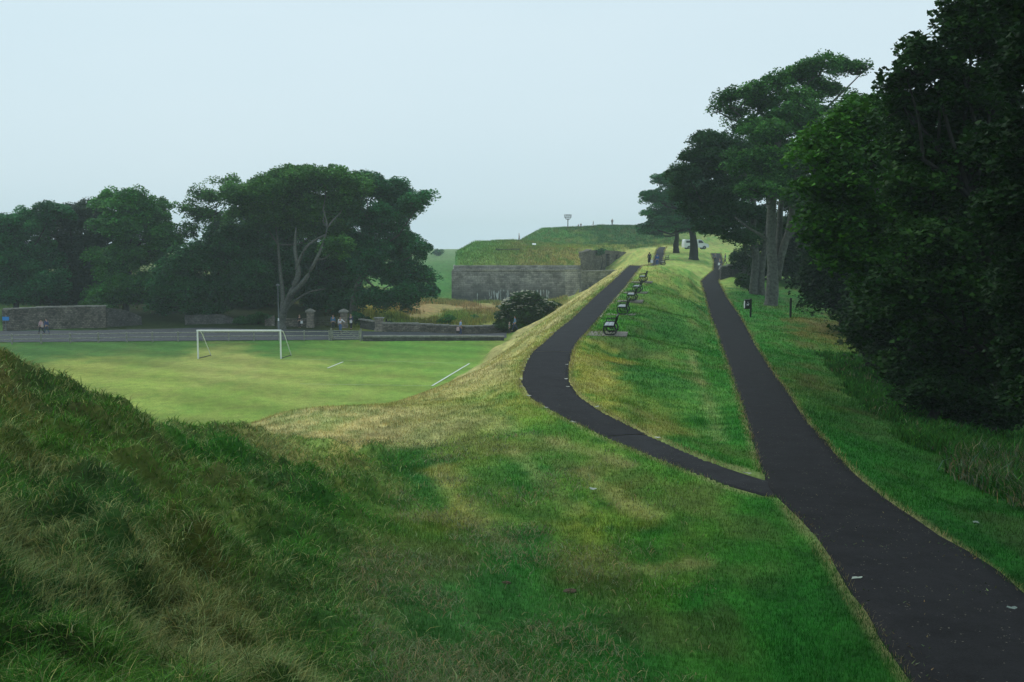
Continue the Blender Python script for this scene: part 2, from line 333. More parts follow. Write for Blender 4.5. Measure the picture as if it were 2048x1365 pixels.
# bank under the camera, its slope and its silhouette
cw((0, 0, 8.1), (-4, -2, 8.3), (-6, 5, 8.35), (-8, 0, 8.3), (-4, -12, 8.2), (2.4, 2, 7.2), (3, -6, 6.6), (-10, 6, 8.2), (-8.6, 11, 8.35), (-10, -12, 8.2))
cp((-160, 600, 14), (-70, 640, 14.5), (0, 676, 15), (50, 722, 15.5), (100, 764, 16), (160, 800, 16.5), (210, 832, 17), (350, 848, 19), (480, 852, 21), (600, 893, 22), (740, 940, 21),
   (0, 900, 10), (0, 1100, 6.5), (0, 1365, 4.6), (200, 1365, 5), (400, 1365, 5.8), (600, 1365, 6.8), (750, 1365, 7.6), (300, 1100, 8.5),
   (200, 950, 12), (100, 820, 13), (400, 950, 14.5), (550, 1000, 14.5), (500, 1100, 10.5), (600, 1200, 9.2), (700, 1100, 12.8), (800, 1250, 10.2), (700, 980, 17), (620, 930, 19))
# lawn and dry mound
cp((1024, 1365, 9.2), (1400, 1365, 9.7), (1000, 1150, 13), (1300, 1150, 13.4), (900, 1050, 16.2), (1200, 1000, 17.3), (900, 930, 20.5), (1100, 900, 21.8), (950, 850, 25.5),
   (1000, 802, 30), (880, 806, 32), (760, 811, 31.5), (640, 812, 31), (560, 826, 30.5), (480, 850, 29), (640, 870, 25.5), (760, 880, 25), (820, 840, 28))
# toe of the outer slope and the pitch
cw((-4.8, 61.7, 0), (-2.8, 79, 0), (-.7, 97.5, 0), (3, 130, 0), (6, 150, 0), (9, 172, 0), (-6.3, 52, .1), (-8.2, 45, .1), (-10.5, 41, .1), (-14, 37, .1), (-17, 30, .1), (-20, 22, .1), (-24, 12, .1), (-26, 0, .1), (-26, -14, .1))
for yy in (42, 52, 62, 72, 84, 96, 106):
    for xx in (-62, -48, -36, -25, -15):
        cw((xx, yy, 0))
cw((-9, 62, 0), (-7, 72, 0), (-6, 84, 0), (-5, 96, 0), (-9, 52, 0), (-36, 30, 0), (-50, 20, 0), (-36, 8, 0), (-60, -20, 0), (-90, 60, 0), (-90, 100, 0))
# road, ditch and the ground behind it
cw((-60, 118, .1), (-45, 118, .1), (-30, 116, .1), (-20, 114, .1), (-10, 112, 0), (0, 112, 0), (-90, 125, 1), (-60, 135, 1.2), (-40, 132, 1.2), (-30, 126, 1.0),
   (-70, 160, 3), (-40, 160, 3), (-27, 145, 2.4), (-21.8, 150, 1.5), (-15, 135, .4), (-12, 150, .1), (-8, 130, 0), (-8, 165, 0), (-15, 178, .1), (-20, 195, .5), (0, 150, 0), (0, 172, 0), (2, 125, 0),
   (10, 178, 0), (13, 190, 0), (15, 205, 0), (-16, 215, .8), (-90, 180, 3))
cp((850, 562, 235), (870, 538, 265), (900, 538, 265), (860, 524, 320), (870, 512, 400), (840, 500, 700), (700, 503, 600))
cw((-200, 300, 5), (-120, 240, 3), (-300, 900, 6), (0, 900, 6), (300, 900, 7), (0, 500, 6), (150, 400, 6), (400, 400, 5), (-500, 400, 6), (-500, 0, 2), (400, 0, 2), (0, -300, 5), (-20, 420, 6))
# between the paths
cw((7, 39, 4.6), (5.2, 30, 4.85), (4.9, 44, 4.75), (8.5, 50, 4.45))
cp((1350, 850, 27.3), (1450, 900, 22.6), (1300, 680, 53), (1350, 640, 70), (1350, 600, 86), (1330, 556, 110), (1380, 566, 117), (1330, 530, 150), (1360, 530, 147), (1400, 530, 150), (1400, 512, 175), (1390, 498, 188), (1340, 508, 178), (1355, 545, 128), (1400, 548, 135))
for yy in (52, 62, 72, 82, 92, 102, 112, 124, 140, 156, 172):
    tx = float(np.interp(yy, [52, 61.7, 79, 97.5, 112, 150, 172], [-6.3, -4.8, -2.8, -.7, .9, 6, 9])); sx = float(np.interp(yy, UL[8:, 1], UL[8:, 0])) - .5; sz = float(zU(yy))
    for u_ in (0., .2, .45, .7, .9): cw((tx + (sx - tx) * u_, yy, sz * u_ ** 1.06))
# crests beside the upper path
for i in range(0, 260, 14):
    for A, s in ((UA, -1), (UB, 1)):
        n_ = UB[i, :2] - UA[i, :2]; n_ /= max(np.linalg.norm(n_), 1e-6)
        for off, dz in (((.0, .0), (.9, .02)) if s < 0 or not 44 < UB[i, 1] < 112 else ((.0, .0),)):
            if s > 0 and UB[i, 1] > 42: off_ = off * 3
            else: off_ = off
            if A[i, 1] > 24 or s < 0: cw((A[i, 0] + n_[0] * off_ * s, A[i, 1] + n_[1] * off_ * s, A[i, 2] + dz))
for i in range(0, 260, 7):
    if 44 < UB[i, 1] < 112:
        n_ = UB[i, :2] - UA[i, :2]; n_ /= np.linalg.norm(n_)
        for off in (.5, 1.4, 2.4): cw((UB[i, 0] + n_[0] * off, UB[i, 1] + n_[1] * off, UB[i, 2] - .01))
for i in range(0, 260, 16):
    for A, s in ((LA, -1), (LB, 1)):
        n_ = LB[i, :2] - LA[i, :2]; n_ /= max(np.linalg.norm(n_), 1e-6)
        cw((A[i, 0] + n_[0] * .3 * s, A[i, 1] + n_[1] * .3 * s, A[i, 2]))
# right of the lower path: lawn strip, then the wooded slope
cp((1900, 1130, 13.6), (1700, 900, 22.3), (1640, 720, 47.5), (1600, 680, 58), (1620, 640, 70), (1560, 612, 85), (1640, 628, 80), (1490, 560, 118), (2048, 1010, 18), (1900, 1010, 18))
cw((14, 20, 4.3), (18, 32, 3.2), (20, 45, 3.0), (27, 60, 2.8), (33, 80, 2.8), (13, 8, 4.6), (16, -6, 4.4), (30, 30, 1.5), (38, 105, 4), (40, 130, 6), (45, 160, 8), (50, 60, 1.5), (60, 110, 4), (50, 0, 1.5), (10.5, 14, 5.3), (34, 118, 5.8))
SHARED = [(31, 212, 9.4), (40, 212, 9.4), (55, 212, 9.3), (31, 222, 9.6), (40, 225, 9.8), (55, 225, 10), (80, 215, 9), (26, 205, 9.2), (26.5, 218, 9.5), (120, 230, 8)]
cw(*SHARED)
# bastion top and the cavalier mound, a field of its own behind the stone faces
CB = [np.array(p, float) for p in SHARED]
for p in [(907, 533, 181.5), (960, 533, 181.5), (1020, 533.5, 181.5), (1080, 534, 181.5), (1130, 535, 181.5), (1158, 536, 183), (925, 512, 187), (950, 500.5, 195), (985, 500.5, 196), (1020, 501, 197), (1060, 501, 198), (1100, 501, 198), (1118, 499, 198), (1137, 494.5, 199),
          (1175, 503, 206), (1210, 502, 210), (1240, 502, 213), (1165, 494, 207), (1200, 493.5, 214), (1240, 493.5, 219), (950, 483, 212), (985, 482, 216), (1030, 481.5, 224), (938, 494, 204), (1060, 497, 212), (1110, 496, 213), (1000, 496, 208),
          (1042, 488, 250), (1062, 470, 252), (1080, 458, 254), (1095, 454, 255), (1120, 457, 256), (1160, 457, 256), (1200, 454, 256), (1240, 453, 256), (1290, 453, 256), (1340, 455, 256), (1420, 460, 256), (1090, 490, 232), (1150, 491, 234), (1200, 491, 234), (1290, 490, 234), (1200, 472, 244), (1100, 472, 244), (1290, 471, 244)]:
    CB.append(W(*p))
CB += [np.array(p, float) for p in [(10, 275, 13.5), (20, 275, 14), (35, 275, 14), (20, 310, 6), (0, 280, 7), (-5, 260, 7), (-10, 240, 8.5), (-10, 226, 9.6), (-9.2, 198, 8.4), (50, 310, 6), (80, 260, 8), (-12, 300, 4), (-11.3, 190, 6.2), (-12.2, 202, 6.3), (-13, 216, 6.6), (-13.5, 230, 6.8)]]
POLYB = np.array([(-9.6, 181.3), (12.2, 181.3), (12.9, 184), (13.2, 205.5), (25, 216), (140, 216), (140, 330), (-14, 330), (-13.6, 235)])
def inpoly(x, y, P):
    r = np.zeros(x.shape, bool); n = len(P)
    for i in range(n):
        (x1, y1), (x2, y2) = P[i], P[(i + 1) % n]
        with np.errstate(divide='ignore', invalid='ignore'):
            r ^= ((y1 > y) != (y2 > y)) & (x < (x2 - x1) * (y - y1) / (y2 - y1 + 1e-12) + x1)
    return r
class RBF:
    def __init__(s, P):
        P = np.array(P, float); s.P = P[:, :2]; n = len(P)
        K = np.hypot(*(s.P[:, None] - s.P[None]).transpose(2, 0, 1)); K = K - 1e-2 * 0 + np.eye(n) * -.35
        A = np.zeros((n + 3, n + 3)); A[:n, :n] = K; A[:n, n] = 1; A[:n, n + 1:] = s.P; A[n, :n] = 1; A[n + 1:, :n] = s.P.T
        s.w = np.linalg.solve(A, np.concatenate([P[:, 2], [0, 0, 0]]))
    def __call__(s, x, y):
        out = np.empty(x.shape).ravel(); X, Y = x.ravel(), y.ravel(); n = len(s.P)
        for i in range(0, len(X), 60000):
            k = np.hypot(X[i:i + 60000, None] - s.P[:, 0], Y[i:i + 60000, None] - s.P[:, 1]).astype(np.float32)
            out[i:i + 60000] = k @ s.w[:n].astype(np.float32) + s.w[n] + s.w[n + 1] * X[i:i + 60000] + s.w[n + 2] * Y[i:i + 60000]
        return out.reshape(x.shape)
RA, RB = RBF(CTRL), RBF(CB)
def bank_mask(x, y):                # 1 on the rough uncut bank by the camera
    d = x + .1 * y + .55            # lies left of this line
    n = fbm(x * .5, y * .5, 3, 5) * 1.8 - .9
    return sstep(.5, -.6, d + n) * sstep(24, 20.5, y + n)
def height(x, y):
    z = RA(x, y); toe = np.interp(y, [44, 52, 61.7, 79, 97.5, 112], [-8.6, -6.4, -4.8, -2.8, -.7, .8])
    pit = sstep(-.4, .8, toe - x) * sstep(45, 48, y) * sstep(114, 106, y); z = z * (1 - pit)
    d, pz = path_dist(x, y); r = np.hypot(x, y)
    bk = bank_mask(x, y)
    amp = .07 + .26 * bk
    z = z + amp * (fbm(x * .55, y * .55, 4, 1) - .5) * 2 * sstep(.3, 2.5, d) * (1 - pit * .8) + .34 * bk * (fbm(x * 3.0, y * 3.0, 3, 9) - .5) + bk * .42 * (np.abs(fbm(x * 1.25, y * 1.25, 3, 29) - .5) * 3 - .4) * sstep(.1, 1, d)
    z = z + 1.2 * (fbm(x * .05, y * .05, 3, 2) - .5) * sstep(130, 260, r)
    t = sstep(.05, 1.6, d); z = (pz - .015) * (1 - t) + z * t
    z = np.where(d < -.08, pz - .05 - .0012 * r, z)
    mb = inpoly(x, y, POLYB); zb = RB(x, y) + .35 * (fbm(x * .3, y * .3, 4, 4) - .5) * 2
    return np.where(mb, np.where((d < 0), np.minimum(zb, pz - .3), zb), z)
# polar grid, finer near the camera
TH = np.concatenate([np.linspace(-180, -40, 50)[:-1], np.linspace(-40, -30, 40)[:-1], np.arange(-30, 34, .085), np.linspace(34, 44, 40)[1:], np.linspace(44, 180, 50)[1:]])
TH = np.radians(TH); LR_ = np.arange(math.log(1.0), math.log(1000), .0095)
gx = np.exp(LR_)[:, None] * np.sin(TH)[None]; gy = np.exp(LR_)[:, None] * np.cos(TH)[None]
GZ = height(gx, gy)
def H(x, y):                        # height of the ground mesh at any point
    x = np.asarray(x, float); y = np.asarray(y, float)
    th = np.arctan2(x, y); lr = np.log(np.maximum(np.hypot(x, y), 1.001))
    j = np.clip(np.searchsorted(TH, th) - 1, 0, len(TH) - 2); i = np.clip(((lr - LR_[0]) / .0095).astype(int), 0, len(LR_) - 2)
    u = (th - TH[j]) / (TH[j + 1] - TH[j]); v = np.clip((lr - LR_[i]) / .0095, 0, 1)
    return (GZ[i, j] * (1 - u) + GZ[i, j + 1] * u) * (1 - v) + (GZ[i + 1, j] * (1 - u) + GZ[i + 1, j + 1] * u) * v
def hit(px, py):                    # first ground point behind this pixel
    r = ray(px, py); Y = np.exp(np.linspace(math.log(3), math.log(900), 5000)); t = Y / r[1]
    zz = CAMZ + r[2] * t; h = H(r[0] * t, Y); i = int(np.argmax(zz <= h)); return np.array([r[0] * t[i], Y[i], h[i]])
# ------------------------------------------------------------------ ground colours (dry and green turf, painted shade under the grove)
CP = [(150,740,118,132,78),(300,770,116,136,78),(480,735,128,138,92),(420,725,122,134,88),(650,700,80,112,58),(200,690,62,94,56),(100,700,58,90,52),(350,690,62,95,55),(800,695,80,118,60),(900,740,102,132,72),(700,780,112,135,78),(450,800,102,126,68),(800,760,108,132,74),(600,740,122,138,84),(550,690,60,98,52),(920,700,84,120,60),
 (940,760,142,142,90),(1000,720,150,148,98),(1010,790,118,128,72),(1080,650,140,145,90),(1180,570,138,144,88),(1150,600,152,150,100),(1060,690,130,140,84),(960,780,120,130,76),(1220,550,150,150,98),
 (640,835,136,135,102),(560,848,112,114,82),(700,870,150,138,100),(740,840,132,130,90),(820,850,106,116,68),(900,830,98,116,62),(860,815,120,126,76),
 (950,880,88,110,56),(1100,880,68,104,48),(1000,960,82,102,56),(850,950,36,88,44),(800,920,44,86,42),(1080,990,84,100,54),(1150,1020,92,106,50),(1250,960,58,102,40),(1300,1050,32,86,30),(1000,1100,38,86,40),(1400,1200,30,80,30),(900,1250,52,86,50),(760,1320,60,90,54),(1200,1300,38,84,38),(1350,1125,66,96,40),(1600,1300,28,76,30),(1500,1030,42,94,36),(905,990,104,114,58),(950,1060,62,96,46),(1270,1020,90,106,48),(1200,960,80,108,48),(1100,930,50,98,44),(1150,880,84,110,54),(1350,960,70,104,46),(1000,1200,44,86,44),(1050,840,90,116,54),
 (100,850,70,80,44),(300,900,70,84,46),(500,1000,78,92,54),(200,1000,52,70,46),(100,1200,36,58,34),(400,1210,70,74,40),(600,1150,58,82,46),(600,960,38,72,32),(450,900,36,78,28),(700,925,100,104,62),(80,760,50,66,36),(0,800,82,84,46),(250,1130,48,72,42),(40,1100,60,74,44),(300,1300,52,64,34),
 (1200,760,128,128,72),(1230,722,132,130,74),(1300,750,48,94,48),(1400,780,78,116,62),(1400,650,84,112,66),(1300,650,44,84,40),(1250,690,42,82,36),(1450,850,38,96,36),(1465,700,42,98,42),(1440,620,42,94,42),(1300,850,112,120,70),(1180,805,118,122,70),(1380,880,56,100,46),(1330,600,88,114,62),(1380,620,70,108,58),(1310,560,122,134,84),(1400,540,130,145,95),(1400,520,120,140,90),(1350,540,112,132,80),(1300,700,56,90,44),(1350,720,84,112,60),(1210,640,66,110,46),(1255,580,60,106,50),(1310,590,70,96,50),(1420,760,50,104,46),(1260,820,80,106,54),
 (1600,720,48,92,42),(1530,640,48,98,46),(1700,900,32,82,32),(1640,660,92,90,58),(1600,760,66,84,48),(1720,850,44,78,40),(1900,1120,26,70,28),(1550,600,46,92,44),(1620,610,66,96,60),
 (850,622,132,108,92),(900,635,84,120,56),(950,618,134,112,98),(800,640,96,116,56),(960,650,112,112,72),(880,652,106,104,66),(820,628,120,100,82),(880,580,54,100,54),(870,545,62,92,58),(880,515,80,104,76),(745,620,152,140,90),(770,640,90,116,56),(730,600,156,138,92),(400,652,34,44,30),(300,652,36,46,30),(600,648,36,44,28),(500,650,34,44,28),(640,640,30,38,26),(440,640,30,38,26),(250,645,34,42,28),(1000,660,80,100,56),(860,560,66,112,64),  # dark points below the grove put its shade into the turf colour
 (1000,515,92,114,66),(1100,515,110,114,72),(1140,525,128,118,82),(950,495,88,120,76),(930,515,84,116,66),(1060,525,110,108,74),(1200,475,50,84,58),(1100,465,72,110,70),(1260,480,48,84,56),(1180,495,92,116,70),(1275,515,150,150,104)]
def _cpts():
    out = []
    for px, py, *c in CP:
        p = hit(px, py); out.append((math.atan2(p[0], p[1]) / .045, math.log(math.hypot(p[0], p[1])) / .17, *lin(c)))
    return np.array(out)
CPT = _cpts(); TRK = [[hit(*p)[:2] for p in q] for q in ([(880, 930), (898, 985), (945, 1035), (1005, 1085)], [(1030, 905), (1085, 965), (1150, 1022)], [(1165, 940), (1225, 995), (1295, 1033)], [(1310, 1138), (1385, 1128)], [(760, 1040), (900, 1032), (960, 1040)], [(1380, 700), (1425, 830), (1440, 880)], [(1060, 870), (1180, 905), (1260, 930)])]; MND = [(hit(640, 838), 5.2, 3.2), (hit(740, 870), 3.6, 2.6), (hit(540, 848), 3.2, 1.6)]
ALB = np.array([.66, .68, .95])                           # seen colour divided by the light that falls on open ground
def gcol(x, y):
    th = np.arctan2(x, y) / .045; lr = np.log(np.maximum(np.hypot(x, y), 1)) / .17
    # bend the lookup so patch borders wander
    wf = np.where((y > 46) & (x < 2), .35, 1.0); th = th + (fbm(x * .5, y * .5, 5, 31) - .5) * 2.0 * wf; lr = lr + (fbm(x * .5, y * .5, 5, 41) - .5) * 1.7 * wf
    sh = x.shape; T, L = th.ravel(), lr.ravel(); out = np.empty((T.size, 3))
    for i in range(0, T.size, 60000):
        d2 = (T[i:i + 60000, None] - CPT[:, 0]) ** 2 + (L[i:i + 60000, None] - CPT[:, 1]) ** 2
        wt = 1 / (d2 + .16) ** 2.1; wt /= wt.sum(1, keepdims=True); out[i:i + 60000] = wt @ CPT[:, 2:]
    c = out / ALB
    X, Y = x.ravel(), y.ravel(); r = np.hypot(X, Y)
    n1 = fbm(X * .9, Y * .45, 5, 51); n2 = fbm(X * 3.1, Y * 2.0, 4, 61)
    # the pitch and lawns are mown in strips; elsewhere dry and lush tufts mix
    dry = np.array([.30, .27, .115]); lush = np.array([.022, .105, .016])
    k = (sstep(.50, .72, n1) * np.where((Y > 46) & (X < 0), .15, .38))[:, None]; c = c * (1 - k) + dry * c.mean(1, keepdims=True) / .2 * k
    k = (sstep(.50, .30, n1 * .6 + n2 * .4) * np.where((Y > 46) & (X < 0), .12, .42))[:, None]; c = c * (1 - k) + lush * (c.mean(1, keepdims=True) / .055) * k * .8
    # straw on the outer slope of the rampart and on the mound at its near end
    toe = np.interp(Y, [30, 44, 52, 61.7, 79, 97.5, 112, 172], [-5, -8.6, -6.4, -4.8, -2.8, -.7, .9, 9]); sho = np.interp(Y, UL[8:, 1], UL[8:, 0])
    sl = sstep(-.5, .6, X - toe) * sstep(.2, -.9, X - sho) * sstep(27, 36, Y) * sstep(180, 120, Y) * (.45 + .5 * n1)
    for p_, ax, ay in MND:
        q_ = ((X - p_[0]) / ax) ** 2 + ((Y - p_[1]) / ay) ** 2 + (n1 - .5) * 1.6; sl = np.maximum(sl, sstep(1.3, .1, q_) * (.35 + .6 * n1))
    for q in TRK:                    # worn and dried streaks in the lawn
        for a_, b_ in zip(q[:-1], q[1:]):
            ab = b_ - a_; tt = np.clip(((X - a_[0]) * ab[0] + (Y - a_[1]) * ab[1]) / (ab @ ab), 0, 1); dd = np.hypot(X - a_[0] - tt * ab[0], Y - a_[1] - tt * ab[1])
            sl = np.maximum(sl, np.exp(-(dd / (.08 + .36 * n2)) ** 2) * (.05 + .42 * n1))
    stc = np.array([.46, .39, .20]) * (.75 + .5 * n2)[:, None]; sl = np.clip(sl, 0, 1)[:, None]; c = c * (1 - sl) + stc * sl
    pit = ((X < 5) & (Y > 44) & (Y < 100) & (H(X, Y) < 1.0)); c = np.where(pit[:, None], c * (.86 + .28 * n2)[:, None], c * (.60 + .8 * n2)[:, None]); s = .5 + .5 * np.sin((X * .55 + Y * .84) * 1.15 + 2.5 * fbm(X * .1, Y * .1, 2, 3))
    c = np.where(pit[:, None], c * (.86 + .24 * s)[:, None] * np.array([1.02, .95, .98]), c)
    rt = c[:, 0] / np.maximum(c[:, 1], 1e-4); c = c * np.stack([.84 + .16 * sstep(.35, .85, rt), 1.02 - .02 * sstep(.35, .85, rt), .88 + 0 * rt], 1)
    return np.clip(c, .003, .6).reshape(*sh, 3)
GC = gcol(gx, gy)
pd_, _ = path_dist(gx, gy)          # worn dry rim of the turf along the tarmac
k = (sstep(.22, .02, pd_) * .42 * (.5 + fbm(gx * 3, gy * 3, 3, 8)))[..., None]; k = np.clip(k, 0, 1)
GC = GC * (1 - k) + np.array([.34, .29, .14]) * k
ny, nx = gx.shape; idx = np.arange(ny * nx).reshape(ny, nx)
quads = np.stack([idx[:-1, :-1], idx[:-1, 1:], idx[1:, 1:], idx[1:, :-1]], -1).reshape(-1, 4)
ctr = np.array([[0, 0, float(GZ[0].mean())]])
V = np.concatenate([np.stack([gx, gy, GZ], -1).reshape(-1, 3)])
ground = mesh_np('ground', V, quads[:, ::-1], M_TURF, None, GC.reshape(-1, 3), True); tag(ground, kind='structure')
# ------------------------------------------------------------------ paths and kerbs
def strip(name, A, B, mat, dz=0.0, m=9, seg=None, thick=.06):
    n = len(A); u = np.linspace(0, 1, m)
    P = A[:, None] * (1 - u)[None, :, None] + B[:, None] * u[None, :, None]
    P = P.copy(); P[..., 2] += dz + .02 * np.sin(u * PI)[None]
    e = .09 * (fbm(P[..., 0] * 5, P[..., 1] * 5, 3, 77) - .5)
    sk0 = P[:, :1].copy(); sk0[..., 2] -= thick; sk1 = P[:, -1:].copy(); sk1[..., 2] -= thick
    P[:, 0, 0] += e[:, 0] * 2; P[:, -1, 0] += e[:, -1] * 2
    P = np.concatenate([sk0, P, sk1], 1); mm = m + 2
    ix = np.arange(n * mm).reshape(n, mm)
    q = np.stack([ix[:-1, :-1], ix[:-1, 1:], ix[1:, 1:], ix[1:, :-1]], -1).reshape(-1, 4)
    return mesh_np(name, P.reshape(-1, 3), q, mat, None, None, True)
tag(strip('path', LA, LB, M_ASPH), kind='structure')
UA2, UB2 = UA.copy(), UB.copy()
# the branch runs a little way under the main path so that the joint is closed
ext = np.array([[.5, -.15, 0.0]])
UA2 = np.concatenate([UA2[:1] + ext, UA2]); UB2 = np.concatenate([UB2[:1] + ext, UB2])
M_ASPH3 = asphalt_mat('asphalt_patch', (.0165, .017, .019))
ia = int(np.argmin(np.linalg.norm(UA2[:, :2] - edge([(1208, 876)], zU)[0][:2], axis=1))); ib = int(np.argmin(np.linalg.norm(UA2[:, :2] - edge([(1064, 701)], zU)[0][:2], axis=1)))
tag(strip('path', UA2[:ia + 1], UB2[:ia + 1], M_ASPH2, -.045, thick=.05), kind='structure')
tag(strip('path', UA2[ia:ib + 1], UB2[ia:ib + 1], M_ASPH3, -.035, thick=.05), kind='structure')
tag(strip('path', UA2[ib:], UB2[ib:], M_ASPH2, -.03, thick=.05), kind='structure')
def kerb(A, B, i0, i1, w_=.07):
    mb = MB(); vs = []
    n = A - B; n[:, 2] = 0; n /= np.linalg.norm(n, axis=1, keepdims=True)
    for i in range(i0, i1):
        for o_, z_ in ((0.0, -.05), (0.0, .012), (w_, .012), (w_, -.05)):
            vs.append((A[i, 0] + n[i, 0] * o_, A[i, 1] + n[i, 1] * o_, A[i, 2] + z_))
    m = i1 - i0; fs = [(k * 4 + j, k * 4 + j + 1, k * 4 + 5 + j, k * 4 + 4 + j) for k in range(m - 1) for j in range(3)]
    return mb.add(vs, fs).build('kerb', M_KERB)
tag(kerb(UA.copy(), UB.copy(), 95, 215), kind='structure'); tag(kerb(UB.copy(), UA.copy(), 55, 215), kind='structure')
# ------------------------------------------------------------------ grass blades
def blades(name, x, y, h, wdt, lean, col, label=None, seg=2, leandir=None, mat=None, z0=None):
    n = len(x); z = H(x, y) if z0 is None else z0
    a = RNG.uniform(0, 2 * PI, n); ld = RNG.uniform(0, 2 * PI, n) if leandir is None else leandir + RNG.normal(0, 1.5, n)
    ux, uy = np.cos(a) * wdt / 2, np.sin(a) * wdt / 2
    lx, ly = np.cos(ld) * lean * h, np.sin(ld) * lean * h
    hz = h * np.sqrt(np.clip(1 - lean ** 2, .04, 1))
    b0 = np.stack([x - ux, y - uy, z - .02], 1); b1 = np.stack([x + ux, y + uy, z - .02], 1)
    if seg == 1:
        t = np.stack([x + lx, y + ly, z + hz], 1); V = np.stack([b0, b1, t], 1).reshape(-1, 3)
        Fc = np.arange(n * 3).reshape(n, 3); C = np.repeat(col, 3, 0)
        C = C.reshape(n, 3, 3)
    else:
        m0 = np.stack([x - ux * .8 + lx * .3, y - uy * .8 + ly * .3, z + hz * .62], 1); m1 = np.stack([x + ux * .8 + lx * .3, y + uy * .8 + ly * .3, z + hz * .62], 1)
        t = np.stack([x + lx, y + ly, z + hz * .95], 1)
        V = np.stack([b0, b1, m1, m0, t], 1).reshape(-1, 3); b = np.arange(n)[:, None] * 5
        # quad + triangle as two quads (tip triangle repeats no vertex: use tris for all)
        Fc = np.concatenate([b + np.array([[0, 1, 2]]), b + np.array([[0, 2, 3]]), b + np.array([[3, 2, 4]])]); C = np.repeat(col, 5, 0).reshape(n, 5, 3)
    C = C.reshape(-1, 3)
    o = mesh_np(name, V, Fc, mat or M_BLADE, None, C); tag(o, label, 'grass', None, 'stuff'); return o
def polar_pts(n, r0, r1, a0, a1):
    r = np.exp(RNG.uniform(math.log(r0), math.log(r1), n)); a = np.radians(RNG.uniform(a0, a1, n)); return r * np.sin(a), r * np.cos(a)
def tint(c, sd=.22, hue=.12):
    n = len(c); k = np.exp(RNG.normal(0, sd, (n, 1))); h_ = RNG.normal(0, hue, (n, 1)); c = c * k
    c = c * np.concatenate([1 + h_, np.ones((n, 1)), 1 - h_ * .5], 1); return np.clip(c, .003, .7)
# mown lawn
x, y = polar_pts(720000, 6.5, 120, -29, 29); d, _ = path_dist(x, y); bm = bank_mask(x, y); hz_ = H(x, y)
keep = (d > .01) & (RNG.random(len(x)) > bm * .9) & ~((x < 8) & (y > 44) & (hz_ < 1.6)); keep &= RNG.random(len(x)) > sstep(60, 118, np.hypot(x, y)); x, y, d = x[keep], y[keep], d[keep]; r = np.hypot(x, y)
hh = (.035 + .0009 * r) * RNG.uniform(.6, 1.5, len(x)); ww = np.maximum(.005, .00075 * r)
tall = sstep(.5, .8, fbm(x * .7, y * .7, 3, 12)); hh = hh * (1 + .7 * tall)
c = tint(gcol(x, y), .26)
blades('lawn_grass', x, y, hh, ww, RNG.uniform(.1, .8, len(x)), c, 'short mown green lawn with dry straw patches beside the paths', seg=1)
# rough cut bank: long lying tufts in clumps
cx_, cy_ = polar_pts(13000, 3.0, 27, -40, 14); bm = bank_mask(cx_, cy_); k = RNG.random(len(cx_)) < bm * 1.1; cx_, cy_ = cx_[k], cy_[k]
per = 42; cxr = np.repeat(cx_, per); cyr = np.repeat(cy_, per); rr = np.hypot(cxr, cyr); sp_ = .07 + .010 * rr
x = cxr + RNG.normal(0, 1, len(cxr)) * sp_; y = cyr + RNG.normal(0, 1, len(cxr)) * sp_
cdir = np.repeat(RNG.normal(-.4, 1.7, len(cx_)), per); clen = np.repeat(RNG.uniform(.08, .24, len(cx_)), per); clean = np.repeat(RNG.uniform(.7, .99, len(cx_)) ** .6, per)
kind = RNG.random(len(cx_)); ccol = gcol(cx_, cy_)
straw = np.array([.27, .30, .12]); fresh = np.array([.07, .23, .028]); deep = np.array([.042, .13, .03])
pick = fbm(cx_ * .8, cy_ * .8, 3, 21) + RNG.normal(0, .10, len(cx_))
base = np.where((pick > .63)[:, None], straw, np.where((pick < .44)[:, None], fresh, deep)); ccol = ccol * .5 + base * .7
c = np.repeat(ccol, per, 0); j = RNG.random(len(c)) < .13; c[j] = straw * 1.2
c = tint(c, .3); d, _ = path_dist(x, y); k = d > .2
blades('rough_grass', x[k], y[k], (clen * RNG.uniform(.6, 1.3, len(x)))[k], np.maximum(.006, .0009 * rr)[k], np.clip(clean + RNG.normal(0, .1, len(x)), .1, .98)[k], c[k],
       'long tangled half-dry grass covering the steep bank in the left foreground', leandir=cdir[k])
# loose cuttings left by the mower below the bank
x, y = polar_pts(60000, 7.0, 24, -20, 12); nn = fbm(x * .8, y * .8, 4, 71); d, _ = path_dist(x, y); k = (d > .5) & (bank_mask(x, y) < .6) & (RNG.random(len(x)) < sstep(.42, .62, nn) * sstep(3.2, -1, x - .02 * y) * .8 + .02)
x, y = x[k], y[k]; c = tint(np.where((RNG.random(len(x)) < .6)[:, None], np.array([.17, .21, .10]), np.array([.26, .23, .12])), .3)
blades('grass_cuttings', x, y, RNG.uniform(.05, .16, len(x)), np.maximum(.006, .0008 * np.hypot(x, y)), RNG.uniform(.9, .99, len(x)), c, 'pale loose grass cuttings strewn over the lawn at the foot of the bank', z0=H(x, y) + RNG.uniform(.03, .06, len(x)))
